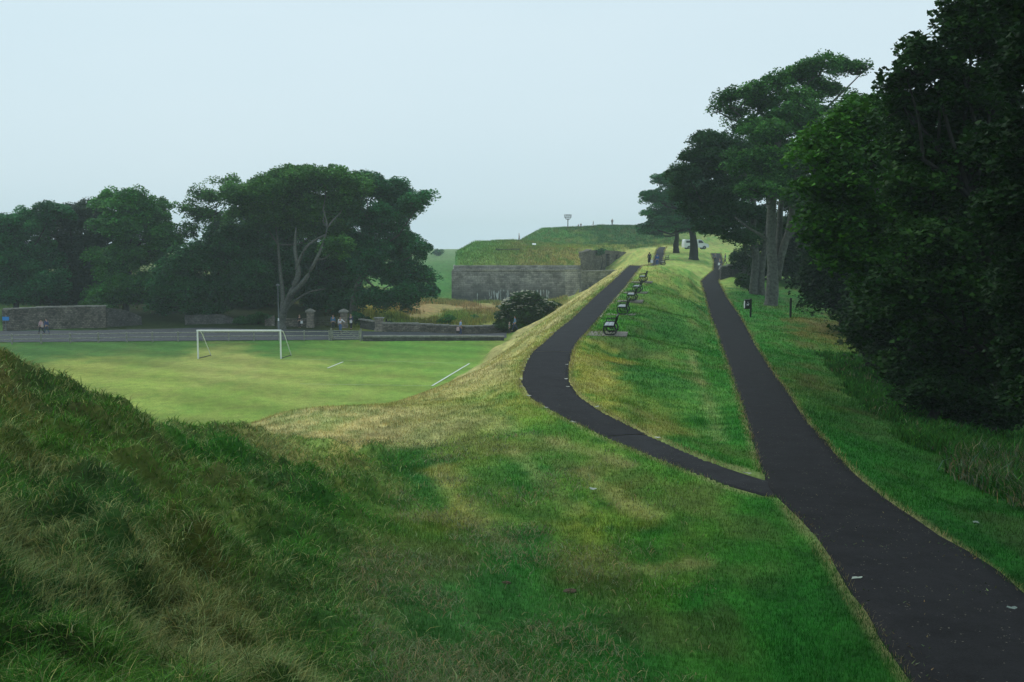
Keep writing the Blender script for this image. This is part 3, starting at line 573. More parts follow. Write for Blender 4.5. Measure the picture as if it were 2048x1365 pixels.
# straw fringe at the tarmac edges
xs, ys = [], []
for A, B in ((LA, LB), (LB, LA), (UA, UB), (UB, UA)):
    n_ = A - B; n_[:, 2] = 0; n_ /= np.linalg.norm(n_, axis=1, keepdims=True)
    i = RNG.random(26000) * (len(A) - 2); rr = A[i.astype(int), 1]; i = i[(rr > 4) & (RNG.random(26000) < 25 / np.maximum(rr, 12))]; q = i.astype(int); fr = (i - q)[:, None]
    P = A[q] * (1 - fr) + A[q + 1] * fr; off = (np.abs(RNG.normal(.0, .09, len(q))) - .09 * fbm(P[:, 0] * 3, P[:, 1] * 3, 3, 91) * 1.2)[:, None]; P = P + n_[q] * off; xs.append(P[:, 0]); ys.append(P[:, 1])
x, y = np.concatenate(xs), np.concatenate(ys); d, pz = path_dist(x, y); lo = fbm(x * 1.3, y * 1.3, 3, 14); k = (d > -.11) & (RNG.random(len(x)) < lo * 1.5); x, y = x[k], y[k]; r = np.hypot(x, y)
c = tint(np.where((RNG.random(len(x)) < .62)[:, None], np.array([.33, .27, .12]), gcol(x, y)), .25)
blades('path_edge_grass', x, y, RNG.uniform(.03, .10, len(x)) * (1 + .01 * r), np.maximum(.006, .0006 * r), RNG.uniform(.3, .97, len(x)), c, 'straw coloured dead grass fringing the tarmac path edges', seg=1)
# twigs, leaf scraps and cuttings lying on the tarmac
x, y = polar_pts(90000, 6.0, 60, 0, 29); d, pz_ = path_dist(x, y); k = (d < -.03) & (RNG.random(len(x)) < (.035 + .25 * sstep(-.35, -.03, d) + .06 * sstep(2, 6, x) * sstep(20, 8, y)) * sstep(.35, .65, fbm(x * 1.2, y * 1.2, 3, 55)))
x, y, pz_ = x[k], y[k], pz_[k]; c = tint(np.where((RNG.random(len(x)) < .5)[:, None], np.array([.11, .09, .045]), np.array([.07, .10, .04])), .5)
blades('leaf_litter', x, y, RNG.uniform(.02, .07, len(x)), RNG.uniform(.008, .03, len(x)), RNG.uniform(.96, .99, len(x)), c, 'thin scatter of twigs, cuttings and leaf scraps lying on the tarmac paths', z0=pz_ + .03, seg=1)
# tall grass at the foot of the wood, right side
cx_ = []; cy_ = []
for _ in range(5200):
    t = random.random() ** .8; px = 1655 + (2120 - 1655) * t; Y0 = np.interp(t, [0, .25, .5, .75, 1], [52, 36, 25.5, 21, 17.5])
    Xe = X_at(np.interp(t, [0, .25, .5, .75, 1], [1655, 1730, 1850, 1960, 2080]), Y0); o_ = abs(random.gauss(0, 1)) * 2.2
    o_ += 1.6 * (float(fbm(np.array([Y0 * .4]), np.array([3.3]), 3, 6)[0]) - .5); cx_.append(Xe + o_ * .9); cy_.append(Y0 + o_ * .5 + random.gauss(0, .5))
cx_, cy_ = np.array(cx_), np.array(cy_); per = 26; x = np.repeat(cx_, per) + RNG.normal(0, .16, len(cx_) * per); y = np.repeat(cy_, per) + RNG.normal(0, .16, len(cx_) * per)
d, _ = path_dist(x, y); k = d > 1.5; hh = np.repeat(RNG.uniform(.10, .38, len(cx_)) * (.5 + fbm(cx_ * .8, cy_ * .8, 3, 44)) * (1 + .5 * (np.hypot(cx_ - 12.5, cy_ - 19) < 4)), per); r = np.hypot(x, y)
c = np.where(np.repeat((RNG.random(len(cx_)) < np.where((cx_ > 7.8) & (cy_ < 23), .4, .04)), per)[:, None], np.array([.15, .16, .09]), np.array([.034, .12, .018])); c = tint(c, .4, .2)
blades('tall_grass', x[k], y[k], (hh * RNG.uniform(.5, 1.2, len(x)))[k], np.maximum(.014, .0012 * r)[k], RNG.uniform(.2, .95, len(x))[k], c[k], 'tall uncut grass and nettles along the shaded foot of the wood')
# rough vegetation of the ditch behind the road
n = 60000; x = RNG.uniform(-24, 9, n); y = RNG.uniform(117, 178, n); z = H(x, y); k = (z < 3) & (RNG.random(n) < sstep(.35, .6, fbm(x * .25, y * .12, 3, 19)))
x, y = x[k], y[k]; c = tint(gcol(x, y) * 1.05, .3)
blades('ditch_grass', x, y, RNG.uniform(.3, .8, len(x)), RNG.uniform(.08, .16, len(x)), RNG.uniform(.1, .7, len(x)), c, 'rough pinkish brown grass and weeds growing in the ditch below the bastion', seg=1)
n = 80000; x = RNG.uniform(-14, 40, n); y = RNG.uniform(182, 262, n); k = inpoly(x, y, POLYB); x, y = x[k], y[k]; pb = H(x, y); x, y = x, y
blades('rampart_grass', x, y, RNG.uniform(.15, .55, len(x)), RNG.uniform(.1, .2, len(x)), RNG.uniform(.1, .7, len(x)), tint(gcol(x, y), .22), 'shaggy grass on the bastion top and the mound behind', seg=1)
# ------------------------------------------------------------------ trees
def leaves_mesh(name, C, size, col, mat, parent, upbias=.42):
    n = len(C); nrm = RNG.normal(0, 1, (n, 3)); nrm /= np.linalg.norm(nrm, axis=1, keepdims=True)
    nrm[:, 2] = np.abs(nrm[:, 2]); nrm = nrm * (1 - upbias) + np.array([0, 0, 1.0]) * upbias; nrm /= np.linalg.norm(nrm, axis=1, keepdims=True)
    t = np.cross(nrm, RNG.normal(0, 1, (n, 3))); t /= np.linalg.norm(t, axis=1, keepdims=True); b = np.cross(nrm, t)
    s = (size * RNG.uniform(.6, 1.3, n))[:, None]; dr = nrm * s * .18
    V = np.stack([C - t * s * .5, C + b * s * .46 - dr + t * s * .05, C + t * s * .55, C - b * s * .46 - dr + t * s * .05], 1).reshape(-1, 3)
    Fc = np.arange(n * 4).reshape(n, 4)
    return mesh_np(name, V, Fc, mat, parent, np.repeat(col, 4, 0))
def tree(name, label, cat, base, d, lobes, leaf=.26, cover=5.0, trunks=None, pal=((.030, .075, .022), (.055, .105, .028)), bark=None, group=None,
         clump=1.2, flat=.8, trunk_r=.45, limbs=True, zbase=None, depthk=1.0, gap=0.0, sideleaf=None):
    """lobes: (px, py, rx px, ry px[, depth offset m]) turned into world ellipsoids standing at their own distance"""
    bp = np.array(base, float); root = empty(name, bp); tag(root, label, cat, group)
    CC = []; TT = []; trunk = MB(); L = []
    for lb in lobes:
        px, py, rx, ry = lb[:4]; off = lb[4] if len(lb) > 4 else RNG.uniform(-1.5, 1.5) * depthk; D = d + off
        c = W(px, py, D); k = D / F; L.append((c, rx * k, ry * k))
    for c, RX, RZ in L:
        RY = (RX * .6 + RZ * .4) * depthk
        area = 4 * PI * ((RX * RY) ** 1.6 / 3 + (RX * RZ) ** 1.6 / 3 + (RY * RZ) ** 1.6 / 3) ** (1 / 1.6)
        ncl = max(8, int(area / (clump ** 2 * 1.3) * 2.1 * (1 - gap)))
        def sph(k): v_ = RNG.normal(0, 1, (k, 3)); return v_ / np.linalg.norm(v_, axis=1, keepdims=True)
        sr = max(clump * 1.5, .40 * (RX + RZ) / 2); nsub = int(np.clip(area / (sr ** 2 * 2.6), 4, 50)); nc_ = max(2, int(ncl * .27)); nd = ncl - nc_
        su = sph(nsub); su[:, 2] = su[:, 2] * .9 + .1; sc_ = c + su * RNG.uniform(.55, .95, (nsub, 1)) * np.array([max(RX - sr * .3, .2), max(RY - sr * .3, .2), max(RZ - sr * .35, .2)])
        which = RNG.integers(0, nsub, nd); du = sph(nd); du[:, 2] = np.where(RNG.random(nd) < .8, np.abs(du[:, 2]), du[:, 2]); ssz = RNG.uniform(.65, 1.15, nsub)[which][:, None]
        cc = np.concatenate([sc_[which] + du * sr * ssz * RNG.uniform(.55, 1, (nd, 1)) * np.array([1, 1, .7]), c + sph(nc_) * RNG.uniform(0, .7, (nc_, 1)) * np.array([RX, RY, RZ])])
        tsub = np.concatenate([RNG.random(nsub)[which], RNG.random(nc_) * .3])
        nl = int(max(10, cover * clump ** 2 * 1.3 / (leaf ** 2 * .5)))
        cs = clump * RNG.uniform(.5, 1.2, (ncl, 1)); w3 = RNG.normal(0, 1, (ncl * nl, 3)); w3[:, 2] = np.where(RNG.random(ncl * nl) < .85, np.abs(w3[:, 2]), w3[:, 2]); w3 /= np.linalg.norm(w3, axis=1, keepdims=True)
        w3 *= RNG.uniform(.3, 1.05, (ncl * nl, 1)) ** .5; w3[:, 2] *= flat
        P = np.repeat(cc, nl, 0) + w3 * np.repeat(cs, nl, 0)
        # clump rims droop a little
        P[:, 2] -= .22 * np.repeat(cs, nl, 0)[:, 0] * (w3[:, 0] ** 2 + w3[:, 1] ** 2)
        CC.append(P); t = np.repeat(RNG.random(ncl) * .4 + tsub * .45, nl) + RNG.random(len(P)) * .2; TT.append(t)
        if limbs:
            for q in cc[RNG.permutation(ncl)[:max(4, min(14, ncl // 6))]]:
                mid = (c + q) / 2 + RNG.normal(0, .15 * RX, 3); trunk.tube([c * .9 + np.array([bp[0], bp[1], c[2] - RZ]) * .1, mid, q], [.09 * trunk_r * 2, .05 * trunk_r * 2, .02], 5, False)
    P = np.concatenate(CC); t = np.concatenate(TT)[:, None]; t = sstep(0, 1, t); col = np.array(pal[0]) * (1 - t) + np.array(pal[1]) * t
    col = tint(col * .8, .22, .1); gz = H(P[:, 0], P[:, 1]); k = P[:, 2] > gz + .1; P, col = P[k], col[k]
    # trunks: lists of (px, py[, depth offset]) points with radii, or one default bole
    if trunks is None:
        top = np.mean([l[0] for l in L], 0); h = top[2] - bp[2]
        trunks = [([bp + (0, 0, -.4), bp + (0, 0, .5), bp + (top - bp) * (.05, .05, .3) + RNG.normal(0, .12, 3), bp + (top - bp) * (.2, .2, .62) + RNG.normal(0, .2, 3), bp + (top - bp) * (.5, .5, .95)], [trunk_r * 1.35, trunk_r, trunk_r * .8, trunk_r * .6, trunk_r * .35])]
    for pts, rad in trunks:
        pts = [np.array(p, float) for p in pts]; m = len(pts); fine = []; fr = []
        for i in range(m - 1):
            for s in range(4):
                u = s / 4; p0, p1, p2, p3 = pts[max(i - 1, 0)], pts[i], pts[i + 1], pts[min(i + 2, m - 1)]
                fine.append(.5 * ((2 * p1) + (p2 - p0) * u + (2 * p0 - 5 * p1 + 4 * p2 - p3) * u * u + (-p0 + 3 * p1 - 3 * p2 + p3) * u ** 3)); fr.append((rad[i] * (1 - u) + rad[i + 1] * u) * random.uniform(.93, 1.07))
        fine.append(pts[-1]); fr.append(rad[-1]); trunk.tube(fine, fr, 10)
    if limbs:
        st = np.array(trunks[0][0][-2], float)
        for c, RX, RZ in L:
            a = min((np.array(p, float) for tr in trunks for p in tr[0][2:]), key=lambda p: np.linalg.norm(p - c) + (5 if p[2] > c[2] else 0))
            mid = (a + c) / 2 + np.array([0, 0, -.12 * np.linalg.norm(c - a)]) + RNG.normal(0, .25, 3)
            trunk.tube([a, (a + mid) / 2 + RNG.normal(0, .1, 3), mid, (mid + c) / 2 + RNG.normal(0, .1, 3), c], [trunk_r * .3, trunk_r * .25, trunk_r * .2, trunk_r * .14, trunk_r * .07], 7, False)
    tr = trunk.build('trunk', bark or M_BARK, root, smooth=True); tr.data.transform(__import__('mathutils').Matrix.Translation(-Vector(tuple(bp))))
    leaves_mesh('crown', P - bp, leaf, col, M_LEAF, root)
    return root
def base_at(px, Y, dz=-.05):
    X = X_at(px, Y); return np.array([X, Y, float(H(X, Y)) + dz])
def tp(pix, d):                      # trunk polyline from photograph places at distance d
    return [W(p[0], p[1], d + (p[2] if len(p) > 2 else 0)) for p in pix]
GL = 'trees of the grove behind the road'; GR = 'trees along the right side of the lower path'
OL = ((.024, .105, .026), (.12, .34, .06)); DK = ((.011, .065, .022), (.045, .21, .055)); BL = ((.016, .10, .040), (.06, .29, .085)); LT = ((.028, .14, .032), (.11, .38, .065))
# left grove
b = base_at(566, 114)
tree('sycamore_tree', 'sycamore with pale forked leaning trunk rising beside the lamp post', 'tree', b, 118,
     [(600, 375, 62, 34, 2), (650, 365, 55, 26, 0), (545, 385, 55, 30, 0), (490, 398, 45, 26, 1), (660, 410, 60, 34, 2), (580, 425, 70, 34, 4), (700, 380, 45, 30, 3), (640, 462, 60, 22, 6), (520, 440, 55, 36, 3), (670, 500, 32, 18, -3), (560, 360, 40, 18, 0)],
     leaf=.27, cover=3.2, pal=OL, trunk_r=.4,
     trunks=[([b + (0, 0, -.3)] + tp([(562, 648, -3), (570, 620, -3), (585, 580, -4), (597, 545, -4), (590, 500, -3), (592, 455, -2)], 118), [.55, .5, .42, .36, .28, .2, .06]),
             (tp([(580, 592, -4), (610, 560, -5), (632, 520, -5), (645, 490, -4), (655, 455, -2)], 118), [.3, .24, .18, .12, .04]),
             (tp([(592, 540, -4), (606, 505, -4), (622, 486, -4), (650, 470, -3)], 118), [.2, .17, .13, .08]),
             (tp([(572, 622, -3), (590, 602, -4), (618, 585, -4), (650, 578, -3)], 118), [.17, .13, .1, .06]),
             (tp([(560, 655, -1), (566, 600, 1), (560, 540, 3), (556, 490, 4), (550, 440, 4)], 118), [.4, .28, .22, .14, .04])])
tree('sycamore_tree', 'large dense tree overhanging the ditch at the right end of the grove', 'tree', base_at(705, 126), 126,
     [(730, 378, 48, 32), (775, 390, 42, 34), (800, 420, 36, 24), (838, 404, 22, 12, -2), (760, 450, 52, 44), (790, 500, 42, 36), (745, 530, 48, 44), (800, 555, 50, 34), (830, 585, 34, 22, -3), (770, 600, 44, 20, -2), (835, 505, 16, 16, -2), (700, 440, 40, 40, 3), (820, 600, 30, 14, -2), (850, 560, 20, 18)],
     leaf=.28, cover=3.4, pal=BL, trunk_r=.5)
tree('sycamore_tree', 'thin-crowned tree with sky showing through at the left end of the big grove', 'tree', base_at(440, 128), 130,
     [(425, 400, 38, 20), (395, 425, 32, 26), (440, 440, 46, 24), (380, 470, 24, 22), (460, 370, 26, 12)], leaf=.26, cover=1.7, gap=.5, pal=OL, trunk_r=.35, bark=M_BARKD)
tree('broadleaf_tree', 'low dark tree with drooping foliage over the break in the stone wall', 'tree', base_at(430, 122), 122,
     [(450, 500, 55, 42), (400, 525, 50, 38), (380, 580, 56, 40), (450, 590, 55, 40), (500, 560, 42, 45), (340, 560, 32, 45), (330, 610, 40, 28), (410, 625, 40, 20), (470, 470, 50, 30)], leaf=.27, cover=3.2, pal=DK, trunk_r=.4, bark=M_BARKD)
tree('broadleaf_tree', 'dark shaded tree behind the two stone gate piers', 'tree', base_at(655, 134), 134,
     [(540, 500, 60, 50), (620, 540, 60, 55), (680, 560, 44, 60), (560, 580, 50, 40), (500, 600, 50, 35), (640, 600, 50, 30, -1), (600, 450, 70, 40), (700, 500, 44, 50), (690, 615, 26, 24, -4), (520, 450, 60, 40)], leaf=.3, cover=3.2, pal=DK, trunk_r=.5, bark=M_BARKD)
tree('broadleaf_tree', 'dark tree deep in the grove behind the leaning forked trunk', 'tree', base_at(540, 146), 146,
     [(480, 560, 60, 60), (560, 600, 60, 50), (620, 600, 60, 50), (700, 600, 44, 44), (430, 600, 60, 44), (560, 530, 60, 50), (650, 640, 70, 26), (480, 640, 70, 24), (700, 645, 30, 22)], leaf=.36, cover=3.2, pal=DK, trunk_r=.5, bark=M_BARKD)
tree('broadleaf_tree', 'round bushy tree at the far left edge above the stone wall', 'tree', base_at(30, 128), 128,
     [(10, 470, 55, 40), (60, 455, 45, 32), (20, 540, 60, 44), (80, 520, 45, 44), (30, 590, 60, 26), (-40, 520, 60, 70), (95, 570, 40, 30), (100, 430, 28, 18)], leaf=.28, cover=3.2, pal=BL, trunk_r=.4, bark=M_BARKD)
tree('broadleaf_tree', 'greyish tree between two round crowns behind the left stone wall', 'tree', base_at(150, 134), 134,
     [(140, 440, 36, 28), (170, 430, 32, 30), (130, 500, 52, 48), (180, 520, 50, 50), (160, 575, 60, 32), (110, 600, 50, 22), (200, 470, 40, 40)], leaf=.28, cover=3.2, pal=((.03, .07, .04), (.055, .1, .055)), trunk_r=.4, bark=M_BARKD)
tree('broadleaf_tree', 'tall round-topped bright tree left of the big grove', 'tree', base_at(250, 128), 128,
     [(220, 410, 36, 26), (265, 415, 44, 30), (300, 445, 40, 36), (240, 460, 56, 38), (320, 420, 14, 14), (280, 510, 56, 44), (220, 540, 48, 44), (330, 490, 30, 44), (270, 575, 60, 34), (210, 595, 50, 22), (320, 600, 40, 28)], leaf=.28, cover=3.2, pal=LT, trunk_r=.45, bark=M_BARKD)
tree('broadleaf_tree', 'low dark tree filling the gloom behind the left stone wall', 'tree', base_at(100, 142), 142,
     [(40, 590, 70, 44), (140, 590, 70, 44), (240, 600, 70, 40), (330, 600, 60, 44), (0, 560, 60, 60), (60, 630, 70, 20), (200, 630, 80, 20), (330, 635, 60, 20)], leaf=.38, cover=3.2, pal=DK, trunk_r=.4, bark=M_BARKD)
# far trees beside the upper path
tree('pine_tree', 'hazy blue-green spreading tree with thick straight trunk in front of the white van', 'tree', base_at(1386, 162), 162,
     [(1340, 362, 26, 20), (1362, 385, 34, 30), (1328, 400, 30, 20), (1390, 420, 50, 30), (1320, 432, 32, 16), (1360, 450, 52, 18), (1420, 455, 44, 18), (1400, 380, 44, 40), (1300, 392, 14, 10), (1300, 455, 16, 8), (1430, 420, 40, 30)],
     leaf=.32, cover=3.0, clump=1.2, flat=.3, pal=BL, trunk_r=.8, bark=M_BARKD)
tree('pine_tree', 'smaller hazy tree with slim dark trunk at the end of the bench path', 'tree', base_at(1351, 180), 180,
     [(1330, 450, 40, 18), (1310, 465, 26, 8), (1365, 455, 36, 20), (1350, 420, 40, 26)], leaf=.34, cover=3.0, flat=.3, pal=BL, trunk_r=.6, bark=M_BARKD)
# right: tall sycamores beside the lower path
b = base_at(1540, 85)
tree('sycamore_tree', 'tallest sycamore with thick grey trunk just behind the dog waste bin', 'tree', b, 85,
     [(1640, 135, 44, 20, -1), (1690, 140, 34, 16, 1), (1722, 140, 20, 10, 0), (1590, 155, 42, 22, 1), (1545, 170, 34, 22, 0), (1498, 190, 32, 18, -1), (1455, 200, 30, 14, 0), (1432, 222, 16, 8, 0), (1530, 215, 44, 22, 1), (1590, 205, 44, 24, -1), (1640, 185, 40, 22, 2),
      (1700, 208, 20, 9, 0), (1660, 228, 22, 9, 0), (1570, 250, 56, 26, 1), (1500, 262, 40, 24, 0), (1610, 262, 40, 22, 2), (1560, 305, 60, 34, 2), (1640, 300, 34, 26, 2), (1470, 232, 24, 12, 1), (1560, 330, 66, 34, -4), (1530, 380, 56, 30, -4), (1620, 330, 50, 40, -3), (1490, 330, 44, 34, -3), (1600, 395, 40, 24, -3), (1600, 240, 60, 26, -2), (1530, 270, 50, 28, -3)],
     leaf=.2, cover=2.1, clump=.72, gap=.25, flat=.9, pal=OL, trunk_r=.42,
     trunks=[([b + (0, 0, -.3)] + tp([(1543, 600), (1546, 540), (1542, 480), (1544, 400), (1550, 330), (1560, 260), (1575, 190)], 85), [.75, .55, .5, .42, .38, .3, .22, .12]),
             (tp([(1552, 560), (1566, 500), (1580, 450), (1588, 390), (1602, 320), (1620, 250)], 85), [.36, .3, .27, .23, .18, .1]),
             (tp([(1575, 480), (1598, 445), (1612, 400), (1640, 330)], 85), [.2, .17, .13, .07]),
             (tp([(1556, 560, .5), (1558, 480, .8), (1562, 400, 1)], 85), [.3, .27, .2]),
             (tp([(1540, 486), (1520, 470), (1495, 455), (1470, 435)], 85), [.17, .13, .1, .06]),
             (tp([(1600, 280), (1650, 220), (1700, 170), (1725, 145)], 85), [.14, .1, .06, .03]), (tp([(1560, 280), (1590, 220), (1620, 160)], 85), [.12, .09, .04]), (tp([(1548, 300), (1500, 250), (1460, 215)], 85), [.12, .08, .04])])
b = base_at(1516, 98)
tree('sycamore_tree', 'broad sycamore with twin trunks left of the thick grey trunk', 'tree', b, 98,
     [(1440, 290, 44, 22, 0), (1400, 320, 40, 22, 0), (1378, 355, 32, 20, -1), (1370, 392, 28, 16, 0), (1440, 340, 54, 34, 1), (1500, 310, 50, 34, 2), (1430, 395, 56, 32, 1), (1385, 425, 32, 14, 0), (1470, 430, 50, 28, -1), (1430, 455, 36, 14, -1), (1500, 380, 56, 40, 3), (1480, 475, 40, 18, -2), (1410, 290, 22, 12), (1560, 360, 54, 44, 4), (1520, 450, 40, 36, 5), (1600, 400, 44, 44, 6)],
     leaf=.22, cover=2.8, clump=.9, pal=((.016, .065, .02), (.05, .15, .035)), trunk_r=.38, bark=M_BARK,
     trunks=[([b + (-.4, 0, -.3)] + tp([(1508, 570), (1512, 520), (1506, 470), (1508, 410), (1500, 350)], 98), [.5, .4, .36, .3, .24, .14]),
             ([b + (.5, 0, -.3)] + tp([(1522, 570), (1526, 520), (1534, 470), (1530, 410)], 98), [.42, .34, .28, .22, .14]),
             (tp([(1508, 500), (1480, 480), (1455, 440)], 98), [.16, .12, .06])])
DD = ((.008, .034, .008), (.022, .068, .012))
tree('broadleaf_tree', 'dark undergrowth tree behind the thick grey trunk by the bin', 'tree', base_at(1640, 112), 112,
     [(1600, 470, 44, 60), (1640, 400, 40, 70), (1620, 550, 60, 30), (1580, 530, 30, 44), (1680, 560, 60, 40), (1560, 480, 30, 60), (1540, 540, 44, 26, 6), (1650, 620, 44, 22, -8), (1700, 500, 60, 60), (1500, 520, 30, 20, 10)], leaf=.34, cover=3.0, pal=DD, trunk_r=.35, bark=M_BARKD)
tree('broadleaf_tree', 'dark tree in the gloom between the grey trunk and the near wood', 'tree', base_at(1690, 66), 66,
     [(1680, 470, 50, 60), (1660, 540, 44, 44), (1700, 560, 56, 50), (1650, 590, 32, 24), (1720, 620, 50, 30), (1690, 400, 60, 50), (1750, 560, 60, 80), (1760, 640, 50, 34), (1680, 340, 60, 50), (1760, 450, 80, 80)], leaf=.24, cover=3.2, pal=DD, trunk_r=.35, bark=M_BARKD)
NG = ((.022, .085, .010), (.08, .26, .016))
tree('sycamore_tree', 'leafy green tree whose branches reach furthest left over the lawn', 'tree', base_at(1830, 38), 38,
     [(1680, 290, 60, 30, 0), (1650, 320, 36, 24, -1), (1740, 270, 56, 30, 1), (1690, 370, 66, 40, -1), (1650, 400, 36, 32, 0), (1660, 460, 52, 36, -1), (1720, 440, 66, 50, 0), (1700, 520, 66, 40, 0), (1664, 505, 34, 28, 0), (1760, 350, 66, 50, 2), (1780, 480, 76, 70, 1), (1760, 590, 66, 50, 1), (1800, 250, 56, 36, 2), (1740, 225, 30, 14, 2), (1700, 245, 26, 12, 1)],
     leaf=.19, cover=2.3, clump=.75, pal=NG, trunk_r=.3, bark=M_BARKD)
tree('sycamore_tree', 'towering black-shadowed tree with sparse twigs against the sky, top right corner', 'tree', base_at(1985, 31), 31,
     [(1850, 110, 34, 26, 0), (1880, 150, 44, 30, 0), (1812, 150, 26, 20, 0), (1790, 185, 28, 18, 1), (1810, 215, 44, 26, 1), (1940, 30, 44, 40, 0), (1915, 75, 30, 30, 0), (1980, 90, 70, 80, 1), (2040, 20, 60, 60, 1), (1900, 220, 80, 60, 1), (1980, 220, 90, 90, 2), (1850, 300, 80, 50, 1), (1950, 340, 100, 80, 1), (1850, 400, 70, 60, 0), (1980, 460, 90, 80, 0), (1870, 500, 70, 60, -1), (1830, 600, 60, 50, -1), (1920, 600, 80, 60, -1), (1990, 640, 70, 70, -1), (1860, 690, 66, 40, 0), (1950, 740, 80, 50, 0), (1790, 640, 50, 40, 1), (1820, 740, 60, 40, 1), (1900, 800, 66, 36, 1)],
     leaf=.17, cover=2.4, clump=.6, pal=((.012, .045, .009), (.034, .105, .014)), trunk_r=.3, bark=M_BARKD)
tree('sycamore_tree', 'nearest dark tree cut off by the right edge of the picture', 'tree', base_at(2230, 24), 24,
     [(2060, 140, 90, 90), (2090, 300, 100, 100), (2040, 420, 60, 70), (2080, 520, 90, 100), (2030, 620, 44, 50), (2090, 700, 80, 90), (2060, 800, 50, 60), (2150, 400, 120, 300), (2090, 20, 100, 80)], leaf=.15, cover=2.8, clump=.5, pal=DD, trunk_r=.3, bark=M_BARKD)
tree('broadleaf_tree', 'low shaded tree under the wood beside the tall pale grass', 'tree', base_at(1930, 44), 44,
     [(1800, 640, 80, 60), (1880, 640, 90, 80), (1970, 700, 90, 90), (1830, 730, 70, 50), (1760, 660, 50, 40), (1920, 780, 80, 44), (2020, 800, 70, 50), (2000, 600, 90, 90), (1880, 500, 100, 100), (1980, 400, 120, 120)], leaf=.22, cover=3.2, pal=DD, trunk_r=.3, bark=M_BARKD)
b = np.array([17.5, 5.0, float(H(17.5, 5.0)) - .1])  # tree added out of view; its crown darkens the near path and lawn
class _W(tuple): pass
_ow = W
def W(px, py, d):
    return np.array(px[:3], float) if isinstance(px, _W) else _ow(px, py, d)
tree('sycamore_tree', 'unseen tree added beyond the right edge, its crown shading the near end of the main path', 'tree', b, 12,
     [(_W((11.5, 5, 14.5)), 0, 5 * F / 12, 3.0 * F / 12, 0), (_W((14.5, 11, 16.5)), 0, 4.6 * F / 12, 3.2 * F / 12, 0), (_W((15, -1, 14)), 0, 5 * F / 12, 3.4 * F / 12, 0), (_W((12, 0, 16.5)), 0, 5 * F / 12, 3.2 * F / 12, 0), (_W((18, 6, 12)), 0, 5 * F / 12, 4 * F / 12, 0), (_W((10.5, 8.5, 17.5)), 0, 4.4 * F / 12, 2.6 * F / 12, 0), (_W((14, 15, 18.5)), 0, 4.6 * F / 12, 3 * F / 12, 0), (_W((9.5, 1, 16.5)), 0, 4.5 * F / 12, 2.6 * F / 12, 0)],
     leaf=.3, cover=4, clump=1.0, pal=DD, trunk_r=.4, bark=M_BARKD)
# shrubs
def shrub(name, label, px, D, lobes, pal, leaf=.16, flowers=0, cover=3.0, clump=.5):
    b = base_at(px, D); r = tree(name, label, 'shrub', b, D, lobes, leaf=leaf, cover=cover, pal=pal, trunk_r=.1, clump=clump, bark=M_BARKD, flat=.6)
    if flowers:
        C = []
        for _ in range(flowers):
            l = random.choice(lobes[:6]); c = W(l[0], l[1], D + (l[4] if len(l) > 4 else 0)); k = D / F; a = random.uniform(0, 2 * PI); e = random.uniform(.05, 1.4)
            n = np.array([math.cos(a) * math.cos(e), -abs(math.sin(a)) * math.cos(e), math.sin(e)]); q = c + n * np.array([l[2] * k, l[2] * k * .8, l[3] * k]) * random.uniform(1.02, 1.16)
            for _ in range(7): C.append(q + RNG.normal(0, .07, 3) * np.array([1, 1, .4]))
        C = np.array(C); leaves_mesh('flowers', C - b, .2, np.tile(np.array([[.62, .62, .48]]), (len(C), 1)), M_LEAF, r, .8)
    return r
shrub('elder_bush', 'round elder bush full of creamy flower heads below the bastion wall', 1050, 112,
      [(1050, 600, 32, 18, 0), (1025, 618, 26, 20, 0), (1080, 616, 26, 18, 0), (1050, 630, 44, 26, 0), (1096, 612, 18, 8, 0), (1012, 640, 20, 18, 0), (1050, 655, 50, 16, 0), (1090, 640, 28, 22, 0), (1010, 655, 18, 12, 0)], ((.022, .07, .018), (.07, .18, .035)), flowers=230)
shrub('bush', 'bright green bush between the lamp post and the dark tree', 515, 119, [(515, 638, 26, 14, 0), (490, 645, 20, 10, 0), (540, 644, 14, 10, 0)], ((.03, .11, .025), (.05, .17, .035)))
shrub('bush', 'bright green ivy bush spilling over the top of the left stone wall', 172, 119, [(165, 612, 18, 6, 0), (185, 611, 18, 7, 0), (205, 616, 14, 7, 0)], ((.03, .11, .025), (.05, .17, .035)))
shrub('bush', 'dark clipped bush right of the gate pier', 715, 119, [(716, 640, 12, 14, 0), (712, 655, 14, 10, 0), (724, 648, 10, 12, 0)], DK)
shrub('bush', 'small dark bush beside the square stone pillar', 772, 124, [(774, 652, 9, 7, 0), (780, 656, 8, 5, 0)], DK)
shrub('bush', 'small round weed clump in the ditch left of the walker in blue', 888, 124, [(888, 648, 9, 8, 0), (896, 640, 7, 7, 0)], LT)
shrub('bush', 'tiny green bush in the middle of the ditch meadow', 948, 135, [(948, 637, 5, 6, 0), (953, 640, 4, 4, 0)], LT)
shrub('bush', 'lone round bush on the far skyline left of the bastion', 877, 380, [(877, 506, 7, 6, 0), (875, 509, 6, 4, 0)], BL, leaf=.5, clump=1.0)
shrub('bush', 'ivy clump on top of the ruined inner wall', 1203, 207, [(1203, 504, 8, 6, 0), (1200, 508, 6, 5, 0)], DK, leaf=.3)
shrub('bush', 'rounded bush at the foot of the twin trunks beside the brick wall', 1498, 104, [(1494, 570, 15, 12, 0), (1486, 562, 10, 10, 0), (1503, 575, 10, 8, 0)], ((.03, .09, .025), (.05, .12, .03)))
shrub('bush', 'leafy dark bush at the edge of the lawn under the near wood', 1740, 47, [(1730, 680, 26, 30, 0), (1760, 700, 34, 34, 0), (1700, 665, 14, 16, 0), (1790, 730, 36, 34, 0)], DD, leaf=.14)
shrub('bush', 'black-shadowed bush by the tall pale grass on the right', 1880, 30, [(1860, 790, 50, 40, 0), (1920, 810, 60, 44, 0), (1990, 830, 60, 40, 0), (1830, 760, 40, 30, 1)], DD, leaf=.12)
